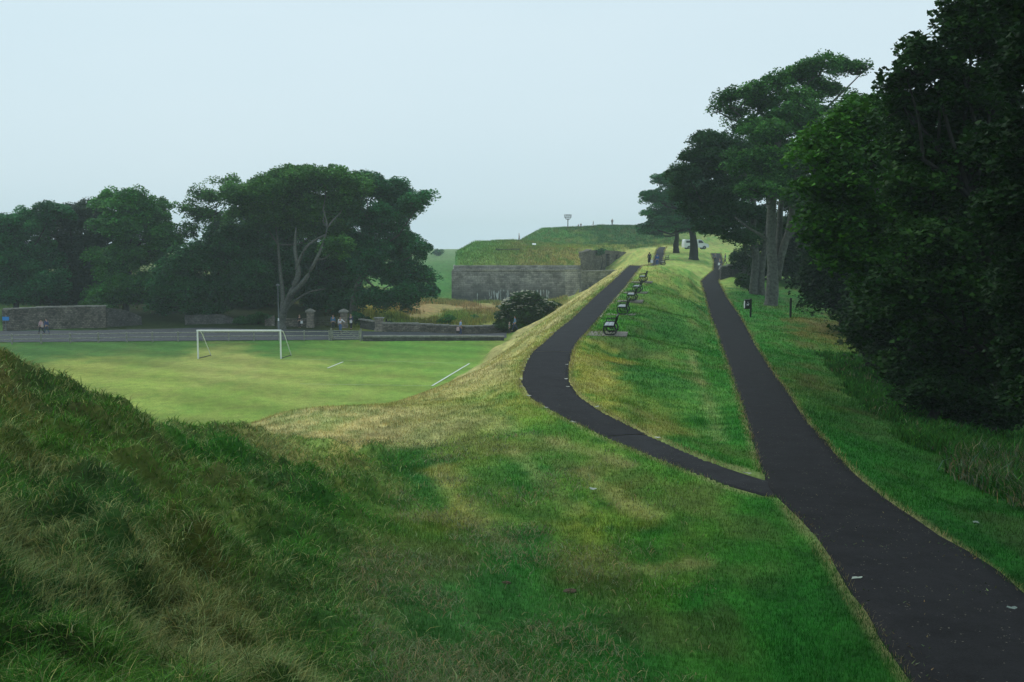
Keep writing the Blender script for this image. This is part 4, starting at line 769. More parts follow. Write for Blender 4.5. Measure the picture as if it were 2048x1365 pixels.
# ------------------------------------------------------------------ bastion and stone walls
def wall_run(mb, pts, z0, z1, t, batter=0.0):
    """solid wall along a polyline; z1 may be one value or one per point; batter leans the near face back"""
    n = len(pts); z1 = z1 if hasattr(z1, '__len__') else [z1] * n; z0 = z0 if hasattr(z0, '__len__') else [z0] * n
    P = [np.array(p, float) for p in pts]; vs = []
    for i in range(n):
        a = P[max(i - 1, 0)]; b_ = P[min(i + 1, n - 1)]; tdir = (b_ - a) / np.linalg.norm(b_ - a); nr = np.array([-tdir[1], tdir[0]])
        h = z1[i] - z0[i]
        for o_, z_ in ((0, z0[i]), (batter * h, z1[i]), (t, z1[i]), (t, z0[i])):
            q = P[i] + nr * o_; vs.append((q[0], q[1], z_))
    fs = [(i * 4 + j, i * 4 + (j + 1) % 4, (i + 1) * 4 + (j + 1) % 4, (i + 1) * 4 + j) for i in range(n - 1) for j in range(4)] + [(3, 2, 1, 0), tuple((n - 1) * 4 + j for j in range(4))]
    return mb.add(vs, fs)
fort = empty('stone_bastion', (0, 180, 0)); tag(fort, 'long grey ashlar bastion with grass top and white lime stains, beyond the ditch', 'bastion')
def rel(o, root):                    # geometry was given in world places; keep it there under the root
    o.data.transform(__import__('mathutils').Matrix.Translation(-root.location)); return o
mb = MB(); wall_run(mb, [(-10.9, 179.6), (9.7, 179.9)], -.6, 5.25, 2.4, .06); rel(mb.build('front_face', M_STONE_B, fort), fort)
mb = MB(); wall_run(mb, [(-14.2, 236), (-10.92, 179.62)], -.6, 5.25, 2.0, .06); rel(mb.build('side_face', M_STONE_B, fort), fort)
mb = MB(); wall_run(mb, [(9.7, 179.88), (12.7, 180.6)], -.6, 5.25, 2.3, .05); rel(mb.build('corner_face', M_STONE_Q, fort), fort)
mb = MB(); wall_run(mb, [(12.72, 180.65), (13.0, 187), (13.3, 205)], -.6, 5.25, 1.6, .04); rel(mb.build('flank_face', M_STONE_B, fort), fort)
mb = MB(); wall_run(mb, [(-10.72, 179.8), (9.75, 180.05), (12.8, 180.8)], 5.25, 5.5, 2.2); rel(mb.build('cordon', M_STONE_Q, fort), fort)
mb = MB(); wall_run(mb, [(-10.5, 180.1), (9.6, 180.35), (12.5, 181.1)], 5.5, 6.15, 1.9, .06); rel(mb.build('parapet', M_STONE_B, fort), fort)
iw = empty('ruined_wall', (18, 208, 0)); tag(iw, 'ruined high inner wall with dark doorway openings, right of the bastion', 'wall')
mb = MB(); P0, P1 = np.array([12.9, 203.]), np.array([24.5, 214.])
def seg(u0, u1, z0, z1, t=1.4): wall_run(mb, [tuple(P0 + (P1 - P0) * u0), tuple(P0 + (P1 - P0) * u1)], z0, z1, t)
seg(0, .02, -1, [6.9, 7.4]); seg(.02, .2, -1, [8.2, 8.55]); seg(.2, .3, -1, [8.5, 9.0]); seg(.3, .58, -1, [8.8, 8.7])
seg(.58, .66, 8.0, 8.75); seg(.66, .78, -1, [8.7, 8.6]); seg(.78, .82, 7.8, 8.6); seg(.82, 1.0, -1, [8.6, 8.3])
rel(mb.build('masonry', M_STONE_R, iw), iw)
mb = MB(); wall_run(mb, [tuple(P0 + (P1 - P0) * .56 + (-.1, 1.0)), tuple(P0 + (P1 - P0) * .84 + (-.1, 1.0))], 4, 8.2, .5); rel(mb.build('doorway_dark_slab', M_DARKST, iw), iw)  # dark slab behind the openings, standing in for the shade inside them
lw = empty('low_wall', (15, 186, 0)); tag(lw, 'lower grey wall with pale coping joining the bastion to the rampart slope', 'wall')
mb = MB(); wall_run(mb, [(12.8, 183.2), (16.5, 187.5), (21, 192)], -1, 4.9, 1.0); rel(mb.build('masonry', M_STONE_B, lw), lw)
mb = MB(); wall_run(mb, [(12.8, 183.1), (16.5, 187.4), (21, 191.9)], 4.9, 5.08, 1.2); rel(mb.build('coping', M_COPE, lw), lw)
# walls along the road
def ws(px, Y): return (X_at(px, Y), Y)
def rubble(label, pts, z1, cope=True, t=.5, mat=None, name='stone_wall'):
    n = len(pts); P = []; Z = []
    z1 = z1 if hasattr(z1, '__len__') else [z1] * n
    for i in range(n - 1):
        m = max(2, int(math.hypot(pts[i + 1][0] - pts[i][0], pts[i + 1][1] - pts[i][1]) / .8))
        for s in range(m):
            u = s / m; P.append((pts[i][0] * (1 - u) + pts[i + 1][0] * u, pts[i][1] * (1 - u) + pts[i + 1][1] * u)); Z.append(z1[i] * (1 - u) + z1[i + 1] * u + random.uniform(-.03, .03))
    P.append(pts[-1]); Z.append(z1[-1]); g = [float(H(*p)) for p in P]
    root = empty(name, (P[0][0], P[0][1], g[0])); tag(root, label, 'wall')
    mb = MB(); wall_run(mb, P, [q - .4 for q in g], [q + z for q, z in zip(g, Z)], t); rel(mb.build('masonry', mat or M_STONE_R, root), root)
    if cope:
        mb = MB()
        for i in range(len(P) - 1):
            c = ((P[i][0] + P[i + 1][0]) / 2, (P[i][1] + P[i + 1][1]) / 2 + t / 2, (g[i] + Z[i] + g[i + 1] + Z[i + 1]) / 2 + .05); L_ = math.hypot(P[i + 1][0] - P[i][0], P[i + 1][1] - P[i][1])
            mb.box(c, (L_ * .96, t + .08, random.uniform(.1, .2)), math.atan2(P[i + 1][1] - P[i][1], P[i + 1][0] - P[i][0]) + random.uniform(-.03, .03))
        rel(mb.build('coping', M_COPE, root), root)
    return root
rubble('tall rubble stone wall behind the walking couple on the left', [ws(2, 113), ws(100, 115), ws(210, 117)], [2.45, 2.55, 2.5])
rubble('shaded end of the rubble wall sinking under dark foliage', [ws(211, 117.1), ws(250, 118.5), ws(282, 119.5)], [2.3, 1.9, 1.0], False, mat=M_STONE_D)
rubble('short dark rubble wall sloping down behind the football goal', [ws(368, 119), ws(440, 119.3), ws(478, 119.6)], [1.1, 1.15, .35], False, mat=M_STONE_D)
rubble('jagged pale stone wall stub beside the lamp post base', [ws(528, 117.5), ws(547, 117.5), ws(549, 117.6)], [.7, 1.3, 1.0], False)
rubble('low stone wall between the leaning tree and the left gate pier', [ws(558, 117), ws(612, 117)], [.95, .95], False)
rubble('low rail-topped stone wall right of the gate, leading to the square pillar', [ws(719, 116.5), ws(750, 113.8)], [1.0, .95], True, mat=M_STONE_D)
rubble('long low rubble wall of the ditch behind the walker in blue', [ws(764, 112.2), ws(850, 112), ws(930, 112), ws(1000, 112), ws(1036, 112)], [.95, .9, .85, .85, .85])
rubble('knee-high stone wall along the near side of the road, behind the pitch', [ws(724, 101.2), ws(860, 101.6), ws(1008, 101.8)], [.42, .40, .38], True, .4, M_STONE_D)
def pier(label, px, Y, h, wd, cap):
    x, y = ws(px, Y); z = float(H(x, y)); r = empty('gate_pier', (x, y, z)); tag(r, label, 'gate pier')
    mb = MB(); mb.box((0, 0, h / 2 - .2), (wd, wd, h + .4)); mb.box((0, 0, .12), (wd + .12, wd + .12, .5)); mb.build('shaft', M_STONE_P, r, .02)
    mb = MB(); mb.box((0, 0, h + .07), (wd + .28, wd + .28, .14))
    if cap: mb.lathe((0, 0, h + .14), [((wd + .2) * .7, 0), ((wd + .1) * .55, .13), (.18, .26), (.03, .32)], 4 if cap == 1 else 12)
    mb.build('cap', M_COPE, r, .02); return r
pier('left of the two capped stone gate piers, nearer the lamp post', 620, 116.5, 1.75, .75, 2)
pier('right of the two capped stone gate piers, behind the man in white', 687, 116.5, 1.8, .75, 2)
pier('square flat-topped stone pillar at the corner of the ditch wall', 757.5, 113, 1.45, .85, 0)
# ------------------------------------------------------------------ road behind the pitch
RX = np.linspace(-75, -.6, 120); near_y = np.interp(RX, [-75, -36, -18, 0, 4], [97.5, 101.0, 102.3, 104.2, 104.8]); far_y = np.interp(RX, [-75, -50, -36, -15, 4], [112.4, 113.2, 115.6, 111.8, 111.8])
A = np.stack([RX, near_y, H(RX, near_y)], 1); B = np.stack([RX, far_y, H(RX, far_y)], 1)
m = 14; u = np.linspace(0, 1, m); Pm = A[:, None] * (1 - u)[None, :, None] + B[:, None] * u[None, :, None]; Pm[..., 2] = H(Pm[..., 0], Pm[..., 1]) + .05
for _ in range(3): Pm[1:-1, :, 2] = np.maximum(Pm[1:-1, :, 2], (Pm[:-2, :, 2] + Pm[2:, :, 2]) / 2)
ix = np.arange(120 * m).reshape(120, m); q = np.stack([ix[:-1, :-1], ix[1:, :-1], ix[1:, 1:], ix[:-1, 1:]], -1).reshape(-1, 4)
tag(mesh_np('road', Pm.reshape(-1, 3), q, M_ROAD, None, None, True), kind='structure')
# ------------------------------------------------------------------ pitch lines
def pline(p, q, wd, mat, name='pitch_line'):
    p, q = np.array(p), np.array(q); n = max(2, int(np.linalg.norm(q - p) / .6)); t = (q - p) / np.linalg.norm(q - p); nr = np.array([-t[1], t[0]]) * wd / 2; vs = []
    for i in range(n + 1):
        c = p + (q - p) * i / n
        for s in (-1, 1): v = c + nr * s; vs.append((v[0], v[1], float(H(*v)) + .03))
    return MB().add(vs, [(2 * i, 2 * i + 1, 2 * i + 3, 2 * i + 2) for i in range(n)]).build(name, mat)
g = lambda px, py: hit(px, py)[:2]
tag(pline(g(655, 737.5), g(686, 725), .14, M_LINE), 'short bright white line of the goal area, right of the goal', 'pitch line')
tag(pline(g(864, 773), g(939, 728), .14, M_LINE), 'long bright white line of the penalty area near the rampart slope', 'pitch line')
tag(pline(g(562, 718.5), g(939, 728), .10, M_LINEF), 'faded goal line running right from the goal post', 'pitch line')
tag(pline(g(600, 769), g(864, 773), .10, M_LINEF), 'faded front line of the penalty area', 'pitch line')
# ------------------------------------------------------------------ football goal
p0, p1 = hit(396.5, 718), hit(562, 718); p0[2] = p1[2] = min(p0[2], p1[2]); L_ = float(np.linalg.norm(p1 - p0)); ang = math.atan2(p1[1] - p0[1], p1[0] - p0[0])
gl = empty('football_goal', p0, ang); tag(gl, 'white football goal without a net on the far side of the pitch', 'football goal'); gh = 2.44
for x_ in (0, L_): MB().tube([(x_, 0, -.1), (x_, 0, gh)], .07, 10).build('goal_post', M_WHITE, gl)
MB().tube([(-.07, 0, gh), (L_ + .07, 0, gh)], .07, 10).build('crossbar', M_WHITE, gl)
for x_ in (0, L_): MB().tube([(x_, .05, gh - .05), (x_ + .05, .7, gh - .1), (x_ + .12, 1.1, gh - .5), (x_ + .35, 2.6, .0)], .035, 8).build('net_support', M_WHITE, gl)
for x_ in (0, L_): MB().tube([(x_, .08, .04), (x_ + .35, 2.6, .04)], .03, 6).build('ground_bar', M_DARKST, gl)
# ------------------------------------------------------------------ timber fence, gates
def fence(label, pts, gh_=1.05, sp=2.6):
    P = [np.array(p) for p in pts]; x0 = P[0]; r = empty('wooden_fence', (x0[0], x0[1], float(H(*x0)))); tag(r, label, 'fence'); L0 = np.array(r.location); posts = []
    for i in range(len(P) - 1):
        n = max(1, int(round(np.linalg.norm(P[i + 1] - P[i]) / sp)))
        for s in range(n): posts.append(P[i] + (P[i + 1] - P[i]) * s / n)
    posts.append(P[-1]); Q = [np.array([p[0], p[1], float(H(*p))]) - L0 for p in posts]
    for q in Q: MB().box((q[0], q[1], q[2] + gh_ / 2 - .15), (.12, .12, gh_ + .3), random.uniform(-.1, .1)).build('post', M_WOOD, r)
    for hh_ in (.92, .5):
        mb = MB()
        for a, b_ in zip(Q[:-1], Q[1:]):
            mb.tube([a + (0, -.08, hh_), b_ + (0, -.08, hh_)], .045, 5)
        mb.build('rail', M_WOOD, r)
    return r
fence('long wooden post and rail fence between the pitch and the road', [(X_at(-40, 97.3), 97.3), (X_at(250, 100.2), 100.2), (X_at(455, 101.4), 101.4), (X_at(657, 102.0), 102.0)])
def fgate(label, a, b_, mat=M_WOOD):
    a, b_ = np.array(a), np.array(b_); L_ = float(np.linalg.norm(b_ - a)); r = empty('field_gate', (a[0], a[1], float(H(*a))), math.atan2(b_[1] - a[1], b_[0] - a[0])); tag(r, label, 'gate')
    for x_ in (0, L_): MB().box((x_, 0, .55), (.16, .16, 1.4)).build('post', mat, r)
    mb = MB()
    for z_ in (.22, .42, .62, .82, 1.02): mb.box((L_ / 2, 0, z_), (L_ - .25, .04, .07))
    mb.box((.16, 0, .62), (.08, .06, .92)); mb.box((L_ - .16, 0, .62), (.08, .06, .92)); mb.tube([(.15, .04, .2), (L_ / 2, .04, 1.0)], .03, 5); mb.tube([(L_ - .15, .04, .2), (L_ / 2, .04, 1.0)], .03, 5)
    mb.build('gate_leaf', mat, r); return r
fgate('five-bar wooden gate in the roadside fence below the people', (X_at(661, 102.1), 102.1), (X_at(720, 101.4), 101.4))
fgate('dark five-bar gate hung between the two stone gate piers', (X_at(628, 116.8), 116.8), (X_at(680, 116.8), 116.8), plain('dark_gate_wood', (.07, .065, .05), .9))
# ------------------------------------------------------------------ lamp post, signs, bin, beacon
x, y = ws(556, 113); lp = empty('lamp_post', (x, y, float(H(x, y)))); tag(lp, 'slim grey street lamp standing in front of the grove', 'lamp post')
MB().tube([(0, 0, -.2), (0, 0, 1.2)], .085, 10).build('base', M_STEEL, lp); MB().tube([(0, 0, 1.2), (0, 0, 5.1)], [.055, .04], 10).build('pole', M_STEEL, lp)
mb = MB(); mb.lathe((0, 0, 5.08), [(.05, 0), (.2, .06), (.22, .14), (.16, .24), (.02, .28)], 12); mb.build('lamp_head', M_STEEL, lp)
MB().box((.02, -.12, 1.3), (.14, .05, .3)).build('notice', M_WHITE, lp)
x, y = ws(9, 112.9); sg = empty('wall_sign', (x, y, float(H(x, y)) + 1.45)); tag(sg, 'small bright blue sign on the left end of the rubble wall', 'sign')
MB().box((0, 0, 0), (.75, .04, .42)).build('panel', plain('blue_sign', (.02, .24, .62), .5, 0, .05), sg); MB().box((-.05, .03, -.5), (.06, .04, 1.9)).build('post', M_STEEL, sg)
x, y = ws(1502, 73); z = float(H(x, y)); bn = empty('dog_waste_bin', (x, y, z)); tag(bn, 'black dog waste bin with white dog sign on a short post by the lower path', 'bin')
MB().box((0, 0, .6), (.12, .12, 1.5)).build('post', M_IRON, bn, .01)
mb = MB(); mb.box((-.27, 0, .92), (.36, .34, .62), taper=.95); mb.box((-.27, -.01, 1.26), (.42, .4, .07)); mb.build('bin_body', M_IRON, bn, .015)
mb = MB(); mb.lathe((-.2, -.19, .86), [(.09, 0), (.09, .012)], 12)
M_ICON = plain('white_sign_print', (.7, .72, .72), .5, 0, .03)
mb = MB()   # dog pictogram: body, head, legs, tail, and a small dot above
mb.box((-.26, -.178, .93), (.15, .01, .07)); mb.box((-.19, -.178, .985), (.07, .01, .06)); mb.box((-.32, -.178, .98), (.02, .01, .07)); mb.box((-.31, -.178, .87), (.025, .01, .07)); mb.box((-.21, -.178, .87), (.025, .01, .07))
mb.build('dog_symbol', M_ICON, bn); MB().box((-.25, -.178, 1.1), (.06, .01, .05)).build('label_dot', M_ICON, bn)
MB().box((-.46, 0, .93), (.02, .3, .5)).build('side_label', M_ICON, bn)
x, y = ws(1582, 72); bp_ = empty('bollard', (x, y, float(H(x, y)))); tag(bp_, 'thin black post standing alone on the lawn right of the bin', 'post')
MB().box((0, 0, .55), (.13, .13, 1.7)).build('shaft', M_IRON, bp_, .015); MB().box((0, 0, 1.41), (.16, .16, .04)).build('cap', M_IRON, bp_)
x, y = ws(1135, 252); z = float(H(x, y)); bc = empty('fire_beacon', (x, y, z)); tag(bc, 'iron fire basket beacon on a tall pole on the skyline mound', 'beacon')
MB().tube([(0, 0, -.5), (0, 0, 2.3)], .11, 8).build('pole', M_DARKST, bc)
mb = MB(); mb.lathe((0, 0, 2.25), [(.14, 0), (.5, .1), (.5, .16), (.1, .18)], 12)
for k_ in range(10):
    a = 2 * PI * k_ / 10; mb.tube([(math.cos(a) * .45, math.sin(a) * .45, 2.35), (math.cos(a) * .85, math.sin(a) * .85, 2.85), (math.cos(a) * .9, math.sin(a) * .9, 3.5)], .035, 5)
for z_, r_ in ((2.85, .85), (3.2, .9), (3.5, .9)): mb.tube([(math.cos(2 * PI * j / 16) * r_, math.sin(2 * PI * j / 16) * r_, z_) for j in range(17)], .04, 5, False)
mb.build('basket', M_DARKST, bc)
x, y = ws(1068, 200); z = W(1068, 497, 200)[2]; ip = empty('information_panel', (x, y, float(H(x, y)))); tag(ip, 'tilted white information panel on the grassy bastion top', 'information panel')
MB().box((0, 0, .85), (.75, .5, .05), rx=.6).build('panel', M_WHITE, ip); MB().box((0, .05, .35), (.08, .08, .9)).build('post', M_DARKST, ip)
# low wall on the bastion top
tw = rubble('thin dark low wall on the bastion top beside the information panel', [(X_at(992, 197), 197.), (X_at(1040, 197.4), 197.4)], [.35, .35], False, .3, M_STONE_D, 'parapet_wall')
# wall beside the lower path
pw = rubble('low dark brick wall with pale coping ending beside the lower path', [(X_at(1441, 122), 122.), (X_at(1466, 122.3), 122.3), (X_at(1530, 123), 123.)], [1.5, 1.5, 1.5], True, .4, M_STONE_D, 'brick_wall')
pw2 = rubble('pale wall top running away from the lower path towards the trees', [(X_at(1441, 145), 145.), (X_at(1440, 123), 123.)], [.6, 1.2], True, .35, M_STONE_R, 'brick_wall')
# ------------------------------------------------------------------ benches
def end_frame(x0, root):
    """curled cast-iron end: in the bench's own axes the seat looks to -X, the bench runs along Y"""
    y_ = x0; mb = MB(); r = .042
    mb.tube([(-.26, y_, .44), (-.30, y_, .30), (-.27, y_, .12), (-.18, y_, .03), (.05, y_, .02), (.22, y_, .03), (.30, y_, .10), (.33, y_, .24), (.26, y_, .38), (.2, y_, .46)], r, 6)
    mb.tube([(.2, y_, .42), (.27, y_, .62), (.33, y_, .86)], r, 6)
    mb.tube([(-.26, y_, .43), (0, y_, .40), (.24, y_, .42)], r, 6)
    mb.tube([(-.2, y_, .4), (-.1, y_, .22), (.02, y_, .14), (.12, y_, .22), (.06, y_, .32), (-.03, y_, .28)], .02, 5); mb.tube([(.12, y_, .4), (.2, y_, .25), (.14, y_, .1)], .02, 5)
    mb.tube([(-.26, y_, .44), (-.27, y_, .62), (-.2, y_, .67), (.0, y_, .66), (.28, y_, .68)], .024, 6)
    return mb.build('end_frame', M_IRON, root)
def bench(label):
    r = empty('park_bench', (0, 0, 0)); tag(r, label, 'bench', 'benches in a row beside the upper path')
    for k_ in (-1.0, 1.0): end_frame(k_, r)
    mb = MB()
    for x_ in (-.19, .0): mb.box((x_, 0, .465), (.17, 2.15, .04))
    mb.box((.15, 0, .462), (.1, 2.15, .04)); mb.build('seat', M_BENCHW, r, .006)
    mb = MB()
    for k_, (x_, z_) in enumerate(((.235, .60), (.275, .73), (.315, .86))): mb.box((x_, 0, z_), (.035, 2.15, .125), ry=.3)
    mb.build('backrest', M_BENCHB, r, .006); return r
proto = bench('nearest black bench on its concrete pad, at the bend of the upper path')
def copy_tree(o, parent=None):
    c = o.copy(); COL.objects.link(c); c.parent = parent
    for ch in o.children: copy_tree(ch, c)
    return c
blabels = ['nearest black bench on its concrete pad, where the upper path bends', 'second bench from the camera beside the upper path', 'third bench from the camera beside the upper path',
           'fourth bench from the camera, its seat just left of the pale slab', 'farthest bench of the near row, just below the crest of the upper path', 'bench just past the crest, beside the person in blue', 'farthest small bench beyond the crest near the two trees']
for i, (px, py, D) in enumerate([(1222, 668, 0), (1247, 628, 0), (1264, 602, 0), (1275, 585, 0), (1286, 564, 0), (1325, 530, 140), (1333, 519, 160)]):
    Y = D if D else edge([(px, py)], zU)[0][1]; X = X_at(px, Y); z = float(zU(Y)) + (.03 if not D else .1)
    if D: z = float(H(X, Y))
    c = UA[np.argmin(abs(UA[:, 1] - Y))]; c2 = UA[min(259, np.argmin(abs(UA[:, 1] - Y)) + 4)]; rz = -math.atan2(c2[0] - c[0], c2[1] - c[1])
    o = proto if i == 0 else copy_tree(proto); o.location = (X, Y, z); o.rotation_euler = (0, 0, rz); o['label'] = blabels[i]
    sl = MB(); sl.box((-.15 if i == 0 else -.1, 0, -.06), (1.75 + (.2 if i == 0 else 0), 2.4, .12)); so_ = sl.build('pavement', M_SLAB, None, .01); so_.location = (X, Y, z - .015); so_.rotation_euler = (0, 0, rz); tag(so_, kind='structure')
# ------------------------------------------------------------------ van
def car():
    px, Y = 1389, 190; X = X_at(px, Y); r = empty('parked_van', (X, Y, float(H(X, Y)) + .05), .12); tag(r, 'white van parked behind the thick trunk of the hazy tree', 'van')
    prof = [(-2.4, .35), (-2.42, 1.0), (-2.35, 1.75), (-2.2, 1.9), (.6, 1.92), (.95, 1.82), (1.55, 1.2), (2.2, 1.02), (2.4, .8), (2.42, .38)]
    vs = []; fs = []; n = len(prof)
    for k_, (yy, sc) in enumerate(((-.88, .97), (-.92, 1), (.92, 1), (.88, .97))):
        for x_, z_ in prof: vs.append((x_ * sc, yy * (.9 if z_ > 1.5 else 1), .35 + (z_ - .35) * sc))
    for k_ in range(3):
        for j in range(n): fs.append((k_ * n + j, k_ * n + (j + 1) % n, (k_ + 1) * n + (j + 1) % n, (k_ + 1) * n + j))
    fs += [tuple(range(n)), tuple(range(3 * n, 4 * n))[::-1]]
    MB().add(vs, fs).build('body', plain('white_van_paint', (.75, .78, .8), .3, 0, .03), r, .03)
    gm = plain('dark_glass', (.015, .02, .025), .1, 0, .1)
    for y_ in (-.9, .9):
        MB().add([(x_, y_ * (1 if z_ < 1.4 else .94), z_) for x_, z_ in ((.35, 1.2), (1.38, 1.2), (.95, 1.7), (.35, 1.72))] + [(x_, y_ * .97 * (1 if z_ < 1.4 else .94), z_) for x_, z_ in ((.35, 1.2), (1.38, 1.2), (.95, 1.7), (.35, 1.72))], [(0, 1, 2, 3), (7, 6, 5, 4), (0, 4, 5, 1), (1, 5, 6, 2), (2, 6, 7, 3), (3, 7, 4, 0)]).build('side_window', gm, r)
        MB().box((-1.2, y_ * 1.003, 1.45), (1.7, .03, .4)).build('side_window', gm, r)
    MB().box((1.3, 0, 1.5), (.03, 1.5, .62), ry=-.82).build('windscreen', gm, r)
    for x_ in (-1.5, 1.5):
        for y_ in (-.85, .85):
            w_ = MB().tube([(x_, y_ - .1, .33), (x_, y_ + .1, .33)], .33, 18).build('wheel', plain('tyre', (.015, .015, .016), .8), r); MB().tube([(x_, y_ - .115, .33), (x_, y_ + .115, .33)], .18, 12).build('rim', M_STEEL, w_)
    for y_ in (-.7, .7): MB().box((2.38, y_, .8), (.08, .25, .16)).build('headlight', M_STEEL, r)
car()
# ------------------------------------------------------------------ people
def skin_obj(name, V, E, R, mat, parent, root=0):
    me = bpy.data.meshes.new(name); me.from_pydata([tuple(map(float, v)) for v in V], E, []); me.update(); me.materials.append(mat)
    o = bpy.data.objects.new(name, me); COL.objects.link(o); o.parent = parent
    md = o.modifiers.new('skin', 'SKIN'); md.use_smooth_shade = True
    if not me.skin_vertices: me.skin_vertices.new() if hasattr(me.skin_vertices, 'new') else None
    for sv, r_ in zip(me.skin_vertices[0].data, R):
        sv.radius = r_ if hasattr(r_, '__len__') else (r_, r_); sv.use_root = False
    me.skin_vertices[0].data[root].use_root = True
    s = o.modifiers.new('sub', 'SUBSURF'); s.levels = 1; s.render_levels = 1; return o
M_SKIN = plain('skin', (.42, .25, .18), .6, 0, .05)
_cm = {}
def cmat(c):
    if c not in _cm: _cm[c] = plain('cloth', c, .9, 0, .12, 20)
    return _cm[c]
def person(label, loc, face, top, legs, hair=(.04, .025, .02), h=1.72, walk=.3, arms=(0.1, -.1), sleeve=1.0, group=None, hood=None, skirt=None, reach=None):
    r = empty('person', loc, face); tag(r, label, 'person', group); r.scale = (h / 1.72,) * 3
    # own axes: +Y is ahead
    V = [(0, 0, .95), (0, .0, 1.13), (0, .005, 1.33), (0, -.005, 1.46), (0, .01, 1.53), (0, .02, 1.61), (0, .01, 1.68), (0, .125, 1.60)]
    R = [(.15, .11), (.125, .095), (.155, .105), (.055, .055), (.07, .075), (.078, .095), (.055, .065), (.012, .016)]; E = [(0, 1), (1, 2), (2, 3), (3, 4), (4, 5), (5, 6), (5, 7)]
    def av(p, rr, a): V.append(p); R.append(rr); E.append((a, len(V) - 1)); return len(V) - 1
    for s in (-1, 1): av((s * .085, .01, 1.60), (.015, .02), 5)          # ears
    arm = {}; leg = {}
    for s, sw in ((-1, arms[0]), (1, arms[1])):
        sh = av((s * .175, 0, 1.40), .055, 2); el = (s * .225, sw * .45 - .02, 1.13); wr = (s * .22, sw + .07, .90)
        if reach == s: el = (s * .38, .05, 1.22); wr = (s * .58, .12, 1.14)
        e = av(el, .043, sh); w_ = av(wr, .028, e); d = (np.array(wr) - np.array(el)); d /= np.linalg.norm(d); pm = np.array(wr) + d * .07; p = av(tuple(pm), (.036, .022), w_)
        for k_ in range(4):
            o_ = np.array([.0, (k_ - 1.5) * .019, 0]); L_ = (.033, .038, .036, .028)[k_]; f1 = av(tuple(pm + o_ + d * (.035 + L_ * .5)), .009, p); av(tuple(pm + o_ + d * (.04 + L_ * 1.7) + np.array([-s * .018, .004, 0])), .007, f1)
        t1 = av(tuple(pm + np.array([-s * .01, .035, .01])), .010, p); av(tuple(pm + d * .03 + np.array([-s * .015, .05, 0])), .008, t1)
        arm[s] = [(s * .175, 0, 1.40), el, wr]
    for s, sw in ((-1, walk), (1, -walk)):
        hp = av((s * .09, 0, .88), .085, 0); kn = (s * .095, sw * .5 + .03, .49); an = (s * .095, sw - (.08 if sw < 0 else 0), .085 + (.03 if sw < -.1 else 0)); k_ = av(kn, .055, hp); a_ = av(an, .036, k_); av((s * .10, an[1] + .14, .035), .03, a_); leg[s] = [(s * .09, 0, .90), kn, an]
    skin_obj('body', V, E, R, M_SKIN, r)
    # shirt / coat
    V2 = [(0, 0, .93), (0, 0, 1.13), (0, .005, 1.33), (0, -.003, 1.45)]; R2 = [(.165, .125), (.145, .115), (.175, .125), (.07, .07)]; E2 = [(0, 1), (1, 2), (2, 3)]
    for s in (-1, 1):
        A_ = arm[s]; V2.append(A_[0]); E2.append((2, len(V2) - 1)); R2.append(.07); V2.append(A_[1]); E2.append((len(V2) - 2, len(V2) - 1)); R2.append(.057)
        if sleeve > .5: q = np.array(A_[1]) * .1 + np.array(A_[2]) * .9; V2.append(tuple(q)); E2.append((len(V2) - 2, len(V2) - 1)); R2.append(.042)
    skin_obj('shirt', V2, E2, R2, cmat(top), r)
    V3 = [(0, 0, .98), (0, 0, .90)]; R3 = [(.16, .12), (.155, .12)]; E3 = [(0, 1)]
    for s in (-1, 1):
        A_ = leg[s]; V3.append(A_[0]); E3.append((1, len(V3) - 1)); R3.append(.10); V3.append(A_[1]); E3.append((len(V3) - 2, len(V3) - 1)); R3.append(.07); V3.append(tuple(np.array(A_[2]) + (0, 0, .03))); E3.append((len(V3) - 2, len(V3) - 1)); R3.append(.055)
    skin_obj('trousers', V3, E3, R3, cmat(legs), r)
    for s in (-1, 1):
        a_ = leg[s][2]; skin_obj('shoe', [(a_[0], a_[1] - .03, a_[2] - .04), (a_[0], a_[1] + .08, a_[2] - .05), (a_[0], a_[1] + .17, a_[2] - .055)], [(0, 1), (1, 2)], [.045, .045, .035], cmat((.02, .02, .02)), r)
    if skirt: MB().lathe((0, 0, .32), [(.24, 0), (.22, .3), (.19, .62), (.17, .75)], 14).build('coat_skirt', cmat(skirt), r, smooth=True)
    if hood: skin_obj('hood', [(0, -.02, 1.48), (0, -.02, 1.60), (0, -.01, 1.70)], [(0, 1), (1, 2)], [.09, .115, .07], cmat(hood), r)
    else: skin_obj('hair', [(0, -.03, 1.58), (0, -.02, 1.66), (0, .02, 1.71)], [(0, 1), (1, 2)], [.08, .09, .06], cmat(hair), r)
    return r
def gp(px, Y): X = X_at(px, Y); return (X, Y, float(H(X, Y)))
def rp(px, py): return tuple(hit(px, py))
LEFT, RIGHT, AWAY, NEAR = PI / 2, -PI / 2, 0, PI
def road_p(px, Y): X = X_at(px, Y); return (X, Y, float(H(X, Y)) + .05)
person('person in a pale pink top walking along the road, left of the couple', road_p(79, 109), LEFT - .4, (.55, .36, .38), (.02, .025, .04), h=1.62, walk=.28)
person('person in a dark blue top walking along the road, right of the couple', road_p(90, 108.4), RIGHT + 2.9, (.05, .08, .2), (.05, .07, .12), h=1.75, walk=.2)
person('person dressed in black standing by the low wall left of the gate pier', road_p(598, 115.2), NEAR, (.02, .02, .025), (.015, .015, .02), h=1.6, walk=.04)
person('person in a blue jacket standing left of the man in white', road_p(665, 113.6), NEAR + .3, (.05, .16, .3), (.02, .025, .035), h=1.72, walk=.1)
person('man in a white shirt and blue jeans holding one arm out by the gate', road_p(679.5, 111), NEAR, (.72, .7, .72), (.05, .13, .3), h=1.75, walk=.15, reach=-1)
